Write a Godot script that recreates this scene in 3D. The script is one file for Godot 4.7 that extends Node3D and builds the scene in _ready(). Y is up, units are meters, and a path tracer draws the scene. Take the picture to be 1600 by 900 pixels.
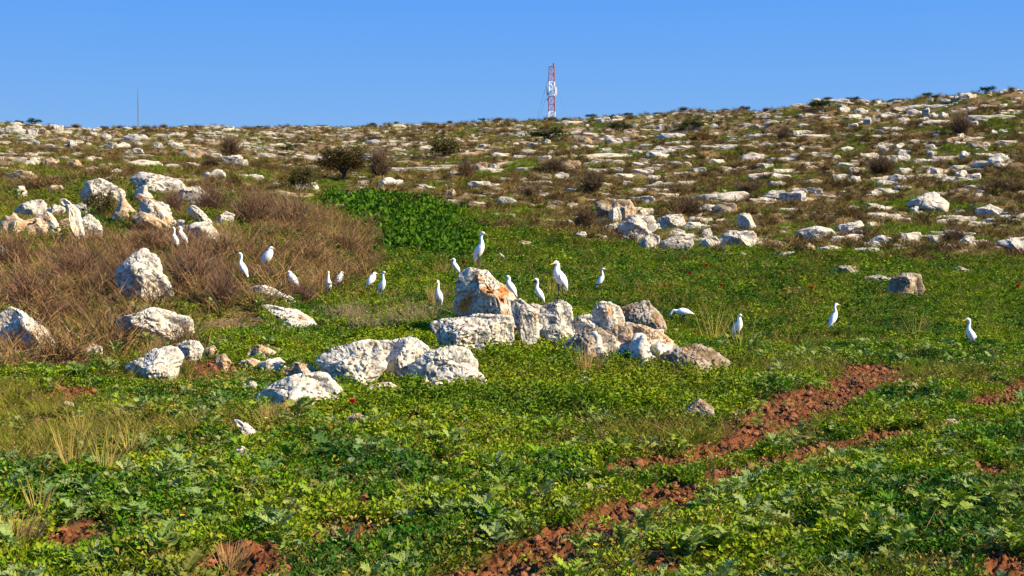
extends Node3D
# A rocky Mediterranean hillside with a green field, red soil and a flock of white egrets.
const F := 2029.8
const PITCH := 0.03693
const EYE := Vector3(0, 1.6, 0)
var rng := RandomNumberGenerator.new()
var taken := {}
var ns_big := noise(11, 0.09, 3)
var ns_mid := noise(12, 0.45, 3)
var ns_small := noise(13, 2.2, 3)
var ns_clod := noise(14, 9.0, 2)
var ns_rock := noise(15, 1.0, 4)
var ns_stain := noise(16, 1.0, 3)
var ns_cell := cell_noise(17)
var ico := {}
var mats := {}

# ---------------------------------------------------------------- helpers
func noise(s: int, freq: float, oct: int) -> FastNoiseLite:
	var n := FastNoiseLite.new()
	n.seed = s
	n.noise_type = FastNoiseLite.TYPE_SIMPLEX_SMOOTH
	n.frequency = freq
	n.fractal_octaves = oct
	return n

func cell_noise(s: int) -> FastNoiseLite:
	var n := FastNoiseLite.new()
	n.seed = s
	n.noise_type = FastNoiseLite.TYPE_CELLULAR
	n.frequency = 1.0
	n.fractal_type = FastNoiseLite.FRACTAL_NONE
	n.cellular_return_type = FastNoiseLite.RETURN_DISTANCE
	return n

func rf(a: float, b: float) -> float:
	return rng.randf_range(a, b)

func ray(px: float, py: float) -> Vector3:
	var v := Vector3((px - 800.0) / F, (450.0 - py) / F, -1.0).rotated(Vector3.RIGHT, -PITCH)
	return v / -v.z

func at(px: float, py: float, d: float) -> Vector3:
	return EYE + ray(px, py) * d

func numbered(n: String) -> String:
	if not taken.has(n):
		taken[n] = 0
		return n
	taken[n] += 1
	return "%s_%03d" % [n, taken[n]]

func tag(o: Node, label: String, category: String, group := "", kind := "") -> void:
	o.set_meta("label", label)
	if category: o.set_meta("category", category)
	if group: o.set_meta("group", group)
	if kind: o.set_meta("kind", kind)

func thing(called: String, where: Vector3, label: String, category: String, group := "") -> Node3D:
	var o := Node3D.new()
	o.name = numbered(called)
	add_child(o)
	o.position = where
	tag(o, label, category, group)
	return o

func solo(called: String, m: Mesh, where: Vector3, label: String, category: String, group := "", kind := "") -> MeshInstance3D:
	var o := MeshInstance3D.new()
	o.name = numbered(called)
	o.mesh = m
	add_child(o)
	o.position = where
	tag(o, label, category, group, kind)
	return o

func part(called: String, m: Mesh, parent: Node3D) -> MeshInstance3D:
	var o := MeshInstance3D.new()
	o.name = called
	o.mesh = m
	parent.add_child(o, true)
	return o

class MB:
	var v := PackedVector3Array()
	var n := PackedVector3Array()
	var c := PackedColorArray()
	func tri(a: Vector3, b: Vector3, d: Vector3, col: Color) -> void:
		var k := (d - a).cross(b - a).normalized()
		v.append(a); v.append(b); v.append(d)
		n.append(k); n.append(k); n.append(k)
		c.append(col); c.append(col); c.append(col)
	func quad(a: Vector3, b: Vector3, d: Vector3, e: Vector3, col: Color) -> void:
		tri(a, b, d, col); tri(a, d, e, col)
	# one oval leaf, folded along its midrib
	func leaf(base: Vector3, dir: Vector3, side: Vector3, length: float, width: float, droop: float, col: Color) -> void:
		var up := side.cross(dir).normalized()
		if up.y < 0: up = -up
		var m1 := base + dir * length * 0.4 + up * length * 0.06
		var m2 := base + dir * length * 0.75 - up * length * droop * 0.4
		var tip := base + dir * length - up * length * droop
		var fold := up * width * 0.22
		for s: float in [-1.0, 1.0]:
			var a := m1 + side * s * width * 0.5 + fold
			var b := m2 + side * s * width * 0.38 + fold
			tri(base, a, m1, col); tri(m1, a, b, col); tri(m1, b, m2, col); tri(m2, b, tip, col)
	# a blade or stem: a narrow ribbon along a bent line
	func blade(base: Vector3, dir: Vector3, bend: Vector3, length: float, width: float, segs: int, col: Color) -> void:
		var side := dir.cross(Vector3(bend.z + 0.13, 0.4, -bend.x + 0.21)).normalized() * width * 0.5
		var p := base
		for i in segs:
			var t := float(i + 1) / segs
			var q := base + dir * length * t + bend * length * t * t
			var w0 := 1.0 - 0.85 * float(i) / segs
			var w1 := 1.0 - 0.85 * t
			quad(p - side * w0, p + side * w0, q + side * w1, q - side * w1, col)
			p = q
	func tube(path: Array, radii: Array, segs: int, col: Color, squash := 1.0) -> void:
		var rings := []
		var norms := []
		var ref := Vector3(0.31, 0.2, 0.93).normalized()
		for i in path.size():
			var t: Vector3 = (path[mini(i + 1, path.size() - 1)] - path[maxi(i - 1, 0)]).normalized()
			var a := ref.cross(t).normalized()
			if i > 0: a = (a - t * a.dot(t)).normalized()
			var b := t.cross(a)
			ref = a.cross(t) * -1.0 if false else ref
			var ring := []
			var nr := []
			for k in segs:
				var w := TAU * k / segs
				var o := a * cos(w) + b * sin(w) * squash
				ring.append(path[i] + o * radii[i])
				nr.append(o.normalized())
			rings.append(ring); norms.append(nr)
		for i in path.size() - 1:
			for k in segs:
				var k2 := (k + 1) % segs
				for q: Array in [[i, k], [i + 1, k], [i + 1, k2], [i, k], [i + 1, k2], [i, k2]]:
					v.append(rings[q[0]][q[1]]); n.append(norms[q[0]][q[1]]); c.append(col)
	func mesh(mat: Material) -> ArrayMesh:
		var arr := []
		arr.resize(Mesh.ARRAY_MAX)
		arr[Mesh.ARRAY_VERTEX] = v
		arr[Mesh.ARRAY_NORMAL] = n
		arr[Mesh.ARRAY_COLOR] = c
		var m := ArrayMesh.new()
		m.add_surface_from_arrays(Mesh.PRIMITIVE_TRIANGLES, arr)
		m.surface_set_material(0, mat)
		return m

func indexed(v: PackedVector3Array, idx: PackedInt32Array, c: PackedColorArray, mat: Material) -> ArrayMesh:
	var n := PackedVector3Array()
	n.resize(v.size())
	for i in range(0, idx.size(), 3):
		var a := idx[i]
		var b := idx[i + 1]
		var d := idx[i + 2]
		var k := (v[d] - v[a]).cross(v[b] - v[a])
		n[a] += k; n[b] += k; n[d] += k
	for i in n.size():
		n[i] = n[i].normalized()
	var arr := []
	arr.resize(Mesh.ARRAY_MAX)
	arr[Mesh.ARRAY_VERTEX] = v
	arr[Mesh.ARRAY_NORMAL] = n
	arr[Mesh.ARRAY_COLOR] = c
	arr[Mesh.ARRAY_INDEX] = idx
	var m := ArrayMesh.new()
	m.add_surface_from_arrays(Mesh.PRIMITIVE_TRIANGLES, arr)
	m.surface_set_material(0, mat)
	return m

# scattered copies: kind -> packed rows of a MultiMesh buffer
var rows := {}
func put(kind: String, p: Vector3, yaw: float, tilt: float, sc: Vector3, col: Color, lean := 0.0) -> void:
	var b := Basis(Vector3.UP, yaw) * Basis(Vector3.RIGHT, tilt) * Basis.from_scale(sc)
	if lean != 0.0: b = Basis(Vector3.FORWARD, lean) * b
	if not rows.has(kind): rows[kind] = PackedFloat32Array()
	rows[kind].append_array(PackedFloat32Array([b.x.x, b.y.x, b.z.x, p.x, b.x.y, b.y.y, b.z.y, p.y, b.x.z, b.y.z, b.z.z, p.z, col.r, col.g, col.b, 1.0]))

func pour(kind: String, m: Mesh, called: String, parent: Node3D = null) -> MultiMeshInstance3D:
	if not rows.has(kind): return null
	var mm := MultiMesh.new()
	mm.transform_format = MultiMesh.TRANSFORM_3D
	mm.use_colors = true
	mm.mesh = m
	mm.instance_count = rows[kind].size() / 16
	mm.buffer = rows[kind]
	var o := MultiMeshInstance3D.new()
	o.name = called if parent else numbered(called)
	o.multimesh = mm
	o.set_meta("kind", "stuff")
	if parent: parent.add_child(o, true)
	else: add_child(o)
	return o

# ---------------------------------------------------------------- the lie of the land
# a column of the photograph, how far the flat field reaches along it, then [distance, row] of the ground further out
const COLS := [
	[-320, 12, [[15, 560], [18, 500], [21, 440], [25, 390], [30, 345], [36, 305], [42, 285], [60, 265], [90, 235], [130, 205], [160, 182]]],
	[0, 12, [[15, 560], [18, 500], [21, 440], [25, 390], [30, 345], [36, 310], [42, 290], [60, 272], [90, 245], [130, 215], [160, 194]]],
	[220, 13, [[15, 560], [17, 520], [19, 480], [21, 445], [24, 400], [28, 350], [33, 309], [36, 292], [42, 296], [60, 292], [90, 262], [130, 230], [170, 209], [195, 201]]],
	[400, 14, [[16, 555], [18, 510], [20, 465], [22, 430], [25, 395], [28, 365], [32, 338], [36, 322], [45, 318], [60, 305], [90, 270], [130, 238], [170, 213], [200, 201]]],
	[530, 14, [[17, 545], [20, 497], [23, 466], [26, 443], [30, 415], [36, 375], [42, 345], [50, 328], [60, 318], [70, 303], [85, 282], [110, 260], [150, 225], [200, 199]]],
	[620, 13, [[16, 560], [18, 518], [20, 486], [23, 460], [27, 438], [32, 415], [40, 380], [50, 335], [58, 314], [66, 305], [85, 280], [120, 240], [160, 211], [195, 197]]],
	[760, 14, [[17, 540], [19, 497], [21, 474], [24, 458], [28, 442], [34, 418], [42, 392], [50, 365], [58, 335], [66, 312], [85, 275], [110, 242], [140, 212], [175, 190]]],
	[900, 15, [[17.5, 536], [19, 503], [21, 480], [24, 463], [28, 449], [34, 427], [42, 403], [50, 375], [60, 340], [75, 297], [100, 243], [130, 203], [160, 185]]],
	[1000, 15.5, [[18, 538], [20, 507], [23, 481], [28, 456], [34, 431], [42, 405], [50, 380], [60, 342], [80, 285], [110, 222], [150, 180]]],
	[1100, 17, [[20, 527], [23, 497], [28, 466], [34, 438], [46, 398], [55, 362], [65, 325], [80, 280], [100, 235], [120, 200], [145, 173]]],
	[1300, 20, [[25, 500], [30, 470], [38, 428], [46, 400], [60, 345], [75, 295], [95, 235], [115, 188], [132, 160]]],
	[1600, 20, [[25, 505], [30, 475], [38, 432], [46, 405], [60, 345], [75, 285], [95, 215], [110, 170], [125, 138]]],
	[1950, 20, [[25, 505], [30, 475], [38, 432], [46, 405], [60, 340], [75, 275], [95, 195], [110, 145], [120, 110]]]]
const ND := 260
const NU := 140
const U0 := -0.62
const U1 := 0.62
const LD0 := 0.6931
const LD1 := 6.9
var tab := PackedFloat32Array()

func make_land() -> void:
	var cu := []
	var cy := []
	for col: Array in COLS:
		cu.append((col[0] - 800.0) / F)
		var ds := [0.0, float(col[1])]
		var ys := [0.0, 0.0]
		for q: Array in col[2]:
			ds.append(float(q[0]))
			ys.append(at(col[0], q[1], q[0]).y)
		ds.append(2000.0)
		ys.append(ys[-1] + 1.0)
		var line := PackedFloat32Array()
		for i in ND:
			var d := exp(lerpf(LD0, LD1, float(i) / (ND - 1)))
			var k := 0
			while ds[k + 1] < d: k += 1
			line.append(lerpf(ys[k], ys[k + 1], (d - ds[k]) / (ds[k + 1] - ds[k])))
		for r in 2:
			var copy := line.duplicate()
			for i in range(1, ND - 1):
				line[i] = (copy[i - 1] + copy[i] * 2.0 + copy[i + 1]) * 0.25
		cy.append(line)
	tab.resize(ND * NU)
	for j in NU:
		var u := lerpf(U0, U1, float(j) / (NU - 1))
		var k := 0
		while k < cu.size() - 2 and cu[k + 1] < u: k += 1
		var t := clampf((u - cu[k]) / (cu[k + 1] - cu[k]), 0.0, 1.0)
		t = lerpf(t, t * t * (3.0 - 2.0 * t), 0.6)
		for i in ND:
			tab[j * ND + i] = lerpf(cy[k][i], cy[k + 1][i], t)

func base_height(x: float, z: float) -> float:
	var d := maxf(-z, 2.001)
	var fu := clampf((x / d - U0) / (U1 - U0), 0.0, 0.9999) * (NU - 1)
	var fd := clampf((log(d) - LD0) / (LD1 - LD0), 0.0, 0.9999) * (ND - 1)
	var j := int(fu)
	var i := int(fd)
	fu -= j
	fd -= i
	var o := j * ND + i
	return lerpf(lerpf(tab[o], tab[o + 1], fd), lerpf(tab[o + ND], tab[o + ND + 1], fd), fu)

func ground(x: float, z: float) -> float:
	var d := -z
	var y := base_height(x, z)
	var far := smoothstep(30.0, 70.0, d)
	y += ns_mid.get_noise_2d(x, z) * (0.07 + 0.2 * far) + ns_big.get_noise_2d(x, z) * 0.7 * far
	return y

# where the ray through a pixel meets the land raised by lift
func meet(px: float, py: float, lift := 0.0) -> Vector3:
	var r := ray(px, py)
	var d := 4.0
	while d < 600.0:
		var p := EYE + r * d
		if p.y < ground(p.x, p.z) + lift:
			var a := d / 1.006
			var b := d
			for i in 10:
				var m := (a + b) * 0.5
				p = EYE + r * m
				if p.y < ground(p.x, p.z) + lift: b = m
				else: a = m
			return EYE + r * b
		d *= 1.006
	return EYE + r * 200.0

# bare red soil: strips along the wheel ruts and patches; pixels of their middles, half width in metres
const RUTS := [
	[[740, 925, 830, 872, 900, 838, 975, 802, 1040, 768], 0.22], [[1130, 738, 1190, 730, 1250, 712, 1320, 697, 1392, 676], 0.17],
	[[955, 732, 1060, 722, 1130, 703, 1195, 668], 0.19], [[1195, 668, 1225, 635, 1290, 612, 1390, 592], 0.31], [[1230, 655, 1300, 630, 1370, 575], 0.32],
	[[1520, 642, 1560, 625, 1620, 598], 0.25], [[1600, 560, 1640, 556], 0.2]]
const PATCHES := [[372, 872, 0.24], [125, 828, 0.14], [535, 832, 0.15], [1238, 832, 0.12], [110, 612, 0.2], [826, 405, 0.7], [340, 575, 0.25], [1290, 700, 0.1], [690, 728, 0.12],
	[1540, 735, 0.15], [560, 790, 0.1], [1590, 435, 0.8], [60, 660, 0.15], [900, 470, 0.3], [1330, 660, 0.12], [1120, 745, 0.12], [20, 640, 0.1], [1030, 880, 0.1], [1570, 890, 0.15], [640, 660, 0.1]]
var strips := []
var spots := []

func make_bare() -> void:
	for r: Array in RUTS:
		var pts := []
		for i in range(0, r[0].size(), 2):
			var p := meet(r[0][i], r[0][i + 1])
			pts.append(Vector2(p.x, p.z))
		strips.append([pts, r[1]])
	for q: Array in PATCHES:
		var p := meet(q[0], q[1])
		spots.append([Vector2(p.x, p.z), q[2]])

# 1 in the middle of bare soil, 0 away from it
func bare(x: float, z: float) -> float:
	var p := Vector2(x, z)
	var best := 9.0
	for s: Array in strips:
		var pts: Array = s[0]
		for i in pts.size() - 1:
			var q := Geometry2D.get_closest_point_to_segment(p, pts[i], pts[i + 1])
			best = minf(best, p.distance_to(q) / s[1])
	for s: Array in spots:
		var o: Vector2 = p - s[0]
		o.y *= 0.6
		best = minf(best, o.length() / s[1])
	if best > 2.2: return 0.0
	best += ns_small.get_noise_2d(x, z) * 0.75
	return 1.0 - smoothstep(0.75, 1.15, best)

const FIELD_END := [[-0.6, 12.5], [-0.394, 13.5], [-0.271, 15.5], [-0.197, 18.5], [-0.138, 23.0], [-0.11, 27.0], [-0.095, 46.0], [-0.049, 56.0], [0.0, 52.0], [0.05, 49.0], [0.1, 47.0], [0.2, 45.5], [0.394, 45.0], [0.6, 45.0]]
func field_end(u: float) -> float:
	for i in FIELD_END.size() - 1:
		if u < FIELD_END[i + 1][0]:
			return lerpf(FIELD_END[i][1], FIELD_END[i + 1][1], clampf((u - FIELD_END[i][0]) / (FIELD_END[i + 1][0] - FIELD_END[i][0]), 0.0, 1.0))
	return 45.0

# 0 field, 1 knoll with dry brush, 2 rocky hill
func zone(x: float, z: float) -> int:
	var d := -z
	if d < 8.0: return 0
	var u := x / d
	if d < field_end(u) * (1.0 + ns_mid.get_noise_2d(x * 0.6, z * 0.6) * 0.12): return 0
	if u < -0.085 and d < 43.0: return 1
	return 2

# ---------------------------------------------------------------- materials
func tex(seed_: int, freq: float, oct: int, ramp: Array, size := 512, type := FastNoiseLite.TYPE_SIMPLEX_SMOOTH, normal := false, bump := 4.0) -> NoiseTexture2D:
	var n := noise(seed_, freq, oct)
	n.noise_type = type
	var t := NoiseTexture2D.new()
	t.width = size
	t.height = size
	t.seamless = true
	t.noise = n
	if normal:
		t.as_normal_map = true
		t.bump_strength = bump
	else:
		var g := Gradient.new()
		var offs := PackedFloat32Array()
		var cols := PackedColorArray()
		for r: Array in ramp:
			offs.append(r[0])
			cols.append(r[1])
		g.offsets = offs
		g.colors = cols
		t.color_ramp = g
	return t

func grey(v: float) -> Color:
	return Color(v, v, v)

func make_materials() -> void:
	var rock := StandardMaterial3D.new()
	rock.vertex_color_use_as_albedo = true
	rock.roughness = 0.95
	rock.metallic_specular = 0.2
	rock.uv1_triplanar = true
	rock.uv1_scale = Vector3.ONE * 1.5
	rock.albedo_texture = tex(31, 0.022, 5, [[0.0, grey(0.35)], [0.24, grey(0.5)], [0.31, grey(0.86)], [0.55, grey(0.97)], [1.0, grey(1.0)]])
	rock.normal_enabled = true
	rock.normal_scale = 0.75
	rock.normal_texture = tex(32, 0.03, 5, [], 512, FastNoiseLite.TYPE_SIMPLEX_SMOOTH, true, 9.0)
	rock.resource_name = "limestone"
	mats.rock = rock
	var soil := StandardMaterial3D.new()
	soil.vertex_color_use_as_albedo = true
	soil.roughness = 1.0
	soil.metallic_specular = 0.15
	soil.uv1_triplanar = true
	soil.uv1_world_triplanar = true
	soil.uv1_scale = Vector3.ONE * 0.55
	soil.albedo_texture = tex(33, 0.03, 5, [[0.0, grey(0.5)], [0.4, grey(0.82)], [0.6, grey(0.95)], [1.0, grey(1.0)]])
	soil.normal_enabled = true
	soil.normal_texture = tex(34, 0.05, 4, [], 512, FastNoiseLite.TYPE_SIMPLEX_SMOOTH, true, 10.0)
	soil.resource_name = "soil"
	mats.soil = soil
	var leaf := StandardMaterial3D.new()
	leaf.vertex_color_use_as_albedo = true
	leaf.roughness = 0.7
	leaf.metallic_specular = 0.2
	leaf.cull_mode = BaseMaterial3D.CULL_DISABLED
	leaf.backlight_enabled = true
	leaf.backlight = Color(0.62, 0.7, 0.3)
	leaf.resource_name = "leaf"
	mats.leaf = leaf
	var dry := StandardMaterial3D.new()
	dry.vertex_color_use_as_albedo = true
	dry.roughness = 0.85
	dry.metallic_specular = 0.2
	dry.cull_mode = BaseMaterial3D.CULL_DISABLED
	dry.backlight_enabled = true
	dry.backlight = Color(0.35, 0.33, 0.28)
	dry.resource_name = "dry_stem"
	mats.dry = dry
	var plain := StandardMaterial3D.new()
	plain.vertex_color_use_as_albedo = true
	plain.roughness = 0.8
	plain.metallic_specular = 0.3
	plain.resource_name = "matte"
	mats.matte = plain
	var feather := StandardMaterial3D.new()
	feather.vertex_color_use_as_albedo = true
	feather.roughness = 0.9
	feather.metallic_specular = 0.15
	feather.rim_enabled = true
	feather.rim = 0.3
	feather.resource_name = "feather"
	mats.feather = feather
	var steel := StandardMaterial3D.new()
	steel.vertex_color_use_as_albedo = true
	steel.roughness = 0.5
	steel.metallic_specular = 0.5
	steel.resource_name = "painted_steel"
	mats.steel = steel

# ---------------------------------------------------------------- the ground sheet
func make_ground() -> void:
	var ds := []
	for d: float in [-120.0, -60.0, -30.0, -15.0, -7.0, -3.0, 0.0, 1.5, 3.0, 4.0]:
		ds.append(d)
	var d := 5.0
	while d < 900.0:
		ds.append(d)
		d *= 1.0045 if d < 26.0 else 1.008 if d < 70.0 else 1.012 if d < 230.0 else 1.12
	var us := []
	for u: float in [-4.0, -2.5, -1.6, -1.1, -0.9, -0.8, -0.72, -0.65, -0.6, -0.55, -0.52, -0.49, -0.47]:
		us.append(u)
	for i in 401:
		us.append(-0.45 + 0.9 * i / 400.0)
	for u: float in [0.47, 0.49, 0.52, 0.55, 0.6, 0.65, 0.72, 0.8, 0.9, 1.1, 1.6, 2.5, 4.0]:
		us.append(u)
	var v := PackedVector3Array()
	var c := PackedColorArray()
	var idx := PackedInt32Array()
	var red := Color(0.215, 0.078, 0.031)
	var loam := Color(0.085, 0.048, 0.024)
	var straw := Color(0.27, 0.18, 0.08)
	var turf := Color(0.075, 0.085, 0.015)
	var w := us.size()
	for i in ds.size():
		var dd: float = ds[i]
		var spread := dd if dd > 3.0 else 6.0 - dd
		for j in w:
			var x: float = us[j] * spread
			var z := -dd
			var y := ground(x, z)
			var col := loam
			if dd > 4.5 and dd < 300.0 and absf(x) < 0.5 * dd + 5.0:
				var zn := zone(x, z)
				var b := bare(x, z) if dd < 60.0 else 0.0
				var m := ns_mid.get_noise_2d(x * 1.7, z * 1.7)
				var g := ns_big.get_noise_2d(x * 1.9 + 40.0, z * 1.9)
				if zn == 0:
					col = loam.lerp(turf, clampf(0.3 + m, 0.0, 1.0))
				elif zn == 1:
					col = straw.lerp(loam, clampf(0.5 + m, 0.0, 1.0))
				else:
					col = straw.lerp(turf, smoothstep(-0.05, 0.3, g + m * 0.5)).lerp(loam, clampf(m * 0.8 + 0.1, 0.0, 0.6))
				if dd < 60.0:
					var s := ns_small.get_noise_2d(x * 1.3, z * 1.3)
					y += s * 0.018
					if b > 0.0:
						col = col.lerp(red.lerp(red * 0.62, clampf(s + 0.3, 0.0, 1.0)), b)
						y += b * (absf(ns_clod.get_noise_2d(x, z)) * 0.07 - 0.035 + ns_clod.get_noise_2d(x * 2.3, z * 2.3) * 0.02)
			elif dd > 40.0:
				col = straw.lerp(turf, 0.4)
			v.append(Vector3(x, y, z))
			c.append(col)
	for i in ds.size() - 1:
		for j in w - 1:
			var o := i * w + j
			idx.append(o); idx.append(o + w); idx.append(o + w + 1)
			idx.append(o); idx.append(o + w + 1); idx.append(o + 1)
	# front faces run clockwise seen from above
	var o := solo("ground", indexed(v, idx, c, mats.soil), Vector3.ZERO, "red-brown stony ground of the field and the hillside", "", "", "structure")
	o.remove_meta("category")

# ---------------------------------------------------------------- rocks
func sphere(level: int) -> Array:
	if ico.has(level): return ico[level]
	var v := PackedVector3Array()
	var f := PackedInt32Array()
	if level == 0:
		var t := (1.0 + sqrt(5.0)) / 2.0
		for p: Vector3 in [Vector3(-1, t, 0), Vector3(1, t, 0), Vector3(-1, -t, 0), Vector3(1, -t, 0), Vector3(0, -1, t), Vector3(0, 1, t), Vector3(0, -1, -t), Vector3(0, 1, -t), Vector3(t, 0, -1), Vector3(t, 0, 1), Vector3(-t, 0, -1), Vector3(-t, 0, 1)]:
			v.append(p.normalized())
		f = PackedInt32Array([0, 11, 5, 0, 5, 1, 0, 1, 7, 0, 7, 10, 0, 10, 11, 1, 5, 9, 5, 11, 4, 11, 10, 2, 10, 7, 6, 7, 1, 8, 3, 9, 4, 3, 4, 2, 3, 2, 6, 3, 6, 8, 3, 8, 9, 4, 9, 5, 2, 4, 11, 6, 2, 10, 8, 6, 7, 9, 8, 1])
		for i in range(0, f.size(), 3):
			var k := f[i + 1]
			f[i + 1] = f[i + 2]
			f[i + 2] = k
	else:
		var lower: Array = sphere(level - 1)
		v = lower[0].duplicate()
		var mids := {}
		var lf: PackedInt32Array = lower[1]
		for i in range(0, lf.size(), 3):
			var m := []
			for k in 3:
				var a := lf[i + k]
				var b := lf[i + (k + 1) % 3]
				var key := mini(a, b) * 100000 + maxi(a, b)
				if not mids.has(key):
					mids[key] = v.size()
					v.append((v[a] + v[b]).normalized())
				m.append(mids[key])
			f.append_array(PackedInt32Array([lf[i], m[0], m[2], lf[i + 1], m[1], m[0], lf[i + 2], m[2], m[1], m[0], m[1], m[2]]))
	ico[level] = [v, f]
	return ico[level]

# Real colours of the stone: cream, grey, lichen black, weathered brown, iron-stained orange
const CREAM := Color(0.57, 0.50, 0.39)
const PALE := Color(0.69, 0.635, 0.53)
const ASH := Color(0.40, 0.38, 0.35)
const SOOT := Color(0.085, 0.08, 0.075)
const BROWN := Color(0.25, 0.16, 0.085)
const RUST := Color(0.55, 0.20, 0.045)
const TAN := Color(0.48, 0.31, 0.16)

func stone_colour(p: Vector3, tint: int, s: float) -> Color:
	var a := ns_stain.get_noise_3d(p.x * 1.4 + s, p.y * 1.4, p.z * 1.4)
	var b := ns_stain.get_noise_3d(p.x * 4.5, p.y * 4.5 + s, p.z * 4.5)
	var c := ns_stain.get_noise_3d(p.x * 15.0, p.y * 15.0, p.z * 15.0 + s)
	var col := CREAM.lerp(PALE, clampf(0.5 + a * 1.6, 0.0, 1.0))
	col = col.lerp(ASH, smoothstep(0.1, 0.4, b) * 0.45)
	var lichen := 0.34
	var earth := 0.42
	match tint:
		1:
			lichen = 0.10
		2:
			col = col.lerp(BROWN, clampf(0.72 + a, 0.35, 1.0))
			lichen = 0.3
		3:
			earth = 0.12
		4:
			col = col.lerp(TAN, clampf(0.8 + b, 0.4, 1.0))
	col = col.lerp(TAN, smoothstep(earth - 0.22, earth + 0.1, a * 0.9 + b * 0.45) * 0.75)
	if tint == 3: col = col.lerp(RUST, smoothstep(0.3, 0.5, a + c * 0.35))
	col = col.lerp(SOOT, smoothstep(lichen, lichen + 0.14, c * 0.75 + b * 0.5 - a * 0.15) * 0.85)
	return col

# outline: 64 radii (metres) round the rock's middle as one faces it; deep: half its depth
func rock_mesh(outline: PackedFloat32Array, deep: float, level: int, s: int, tint: int, sink: float, rough := 1.0) -> ArrayMesh:
	var r := RandomNumberGenerator.new()
	r.seed = s
	var sph: Array = sphere(level)
	var w := 0.01
	var h := 0.01
	for k in 64:
		w = maxf(w, absf(outline[k] * cos(TAU * k / 64.0)))
		h = maxf(h, absf(outline[k] * sin(TAU * k / 64.0)))
	var sz := Vector3(w, h, deep)
	var planes := []
	for k in 11:
		var n := Vector3(r.randf_range(-1, 1), r.randf_range(-0.4, 1), r.randf_range(-1.0, 1.4)).normalized()
		planes.append([n, r.randf_range(0.42, 0.78)])
	planes.append([Vector3(-0.8, 0.05, 0.62).normalized(), r.randf_range(0.55, 0.75)])
	planes.append([Vector3(0.45, 0.6, 0.66).normalized(), r.randf_range(0.55, 0.75)])
	var unit := pow(w * h * deep, 1.0 / 3.0)
	var axis := Vector3(r.randf_range(-0.5, 0.5), 1.0, r.randf_range(-0.5, 0.5)).normalized()
	var off := Vector3(r.randf_range(-90, 90), r.randf_range(-90, 90), r.randf_range(-90, 90))
	var v := PackedVector3Array()
	var c := PackedColorArray()
	for dir: Vector3 in sph[0]:
		var th := fposmod(atan2(dir.y, dir.x), TAU) / TAU * 64.0
		var k := int(th) % 64
		var rad := lerpf(outline[k], outline[(k + 1) % 64], th - int(th))
		var flat := sqrt(dir.x * dir.x + dir.y * dir.y)
		var e := pow(flat, 0.72) * rad / maxf(flat, 0.0001)
		var p := Vector3(dir.x * e, dir.y * e, signf(dir.z) * pow(absf(dir.z), 0.8) * deep)
		var q := p / sz
		var keep := smoothstep(0.02, 0.4, absf(dir.z))
		for pl: Array in planes:
			var t: float = q.dot(pl[0]) - pl[1]
			if t > 0.0: q -= pl[0] * t * 0.95 * keep
		p = q * sz
		if p.y < 0.0: p.y *= sink
		var o := p / unit + off
		var big := ns_rock.get_noise_3d(o.x * 0.55, o.y * 0.75, o.z * 0.55)
		var crag := absf(ns_rock.get_noise_3d(o.x * 1.5, o.y * 2.2, o.z * 1.5))
		var fine := ns_rock.get_noise_3d(o.x * 4.2, o.y * 4.2, o.z * 4.2)
		var pit := maxf(0.0, 0.42 - (ns_cell.get_noise_3d(o.x * 2.6, o.y * 2.6, o.z * 2.6) + 1.0)) if level > 3 else 0.0
		var crack := 1.0 - smoothstep(0.0, 0.055, crag)
		var bed := 1.0 - smoothstep(0.0, 0.3, absf(sin(o.dot(axis) * 2.6 + ns_rock.get_noise_3d(o.x * 0.5, o.y * 0.5, o.z * 0.5) * 3.0)))
		p += dir * unit * rough * (big * 0.16 - crack * 0.15 - bed * 0.07 + fine * 0.045 - pit * 0.16)
		v.append(p)
		c.append(stone_colour(p / maxf(0.35, unit) * 0.8 + off, tint, 0.0))
	# the cuts shrink it: bring it back to its measured width and height
	var lo := v[0]
	var hi := v[0]
	for p in v:
		lo = lo.min(p)
		hi = hi.max(p)
	var x1 := 0.0
	var x0 := 0.0
	var y1 := 0.0
	var y0 := 0.0
	for k in 64:
		x1 = maxf(x1, outline[k] * cos(TAU * k / 64.0))
		x0 = minf(x0, outline[k] * cos(TAU * k / 64.0))
		y1 = maxf(y1, outline[k] * sin(TAU * k / 64.0))
		y0 = minf(y0, outline[k] * sin(TAU * k / 64.0) * sink)
	for i in v.size():
		v[i].x = lerpf(x0, x1, (v[i].x - lo.x) / (hi.x - lo.x))
		v[i].y = lerpf(y0, y1, (v[i].y - lo.y) / (hi.y - lo.y))
	return indexed(v, sph[1], c, mats.rock)

func round_outline(w: float, h: float, s: int, wobble := 0.22) -> PackedFloat32Array:
	var out := PackedFloat32Array()
	for k in 64:
		var a := TAU * k / 64.0
		var e := pow(pow(absf(cos(a) / w), 2.6) + pow(absf(sin(a) / h), 2.6), -1.0 / 2.6)
		out.append(e * (1.0 + wobble * ns_rock.get_noise_3d(cos(a) * 0.9, sin(a) * 0.9, s * 3.7)))
	return out

func poly_outline(pts: PackedVector2Array, mid: Vector2, scale_: float) -> PackedFloat32Array:
	var out := PackedFloat32Array()
	for k in 64:
		var a := TAU * k / 64.0
		var dir := Vector2(cos(a), -sin(a))
		var best := 0.0
		for i in pts.size():
			var hit: Variant = Geometry2D.segment_intersects_segment(mid, mid + dir * 3000.0, pts[i], pts[(i + 1) % pts.size()])
			if hit != null: best = maxf(best, mid.distance_to(hit))
		out.append(maxf(best, 1.0) * scale_)
	var sm := out.duplicate()
	for k in 64:
		out[k] = sm[k] * 0.6 + (sm[(k + 1) % 64] + sm[(k + 63) % 64]) * 0.2
	return out

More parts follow.
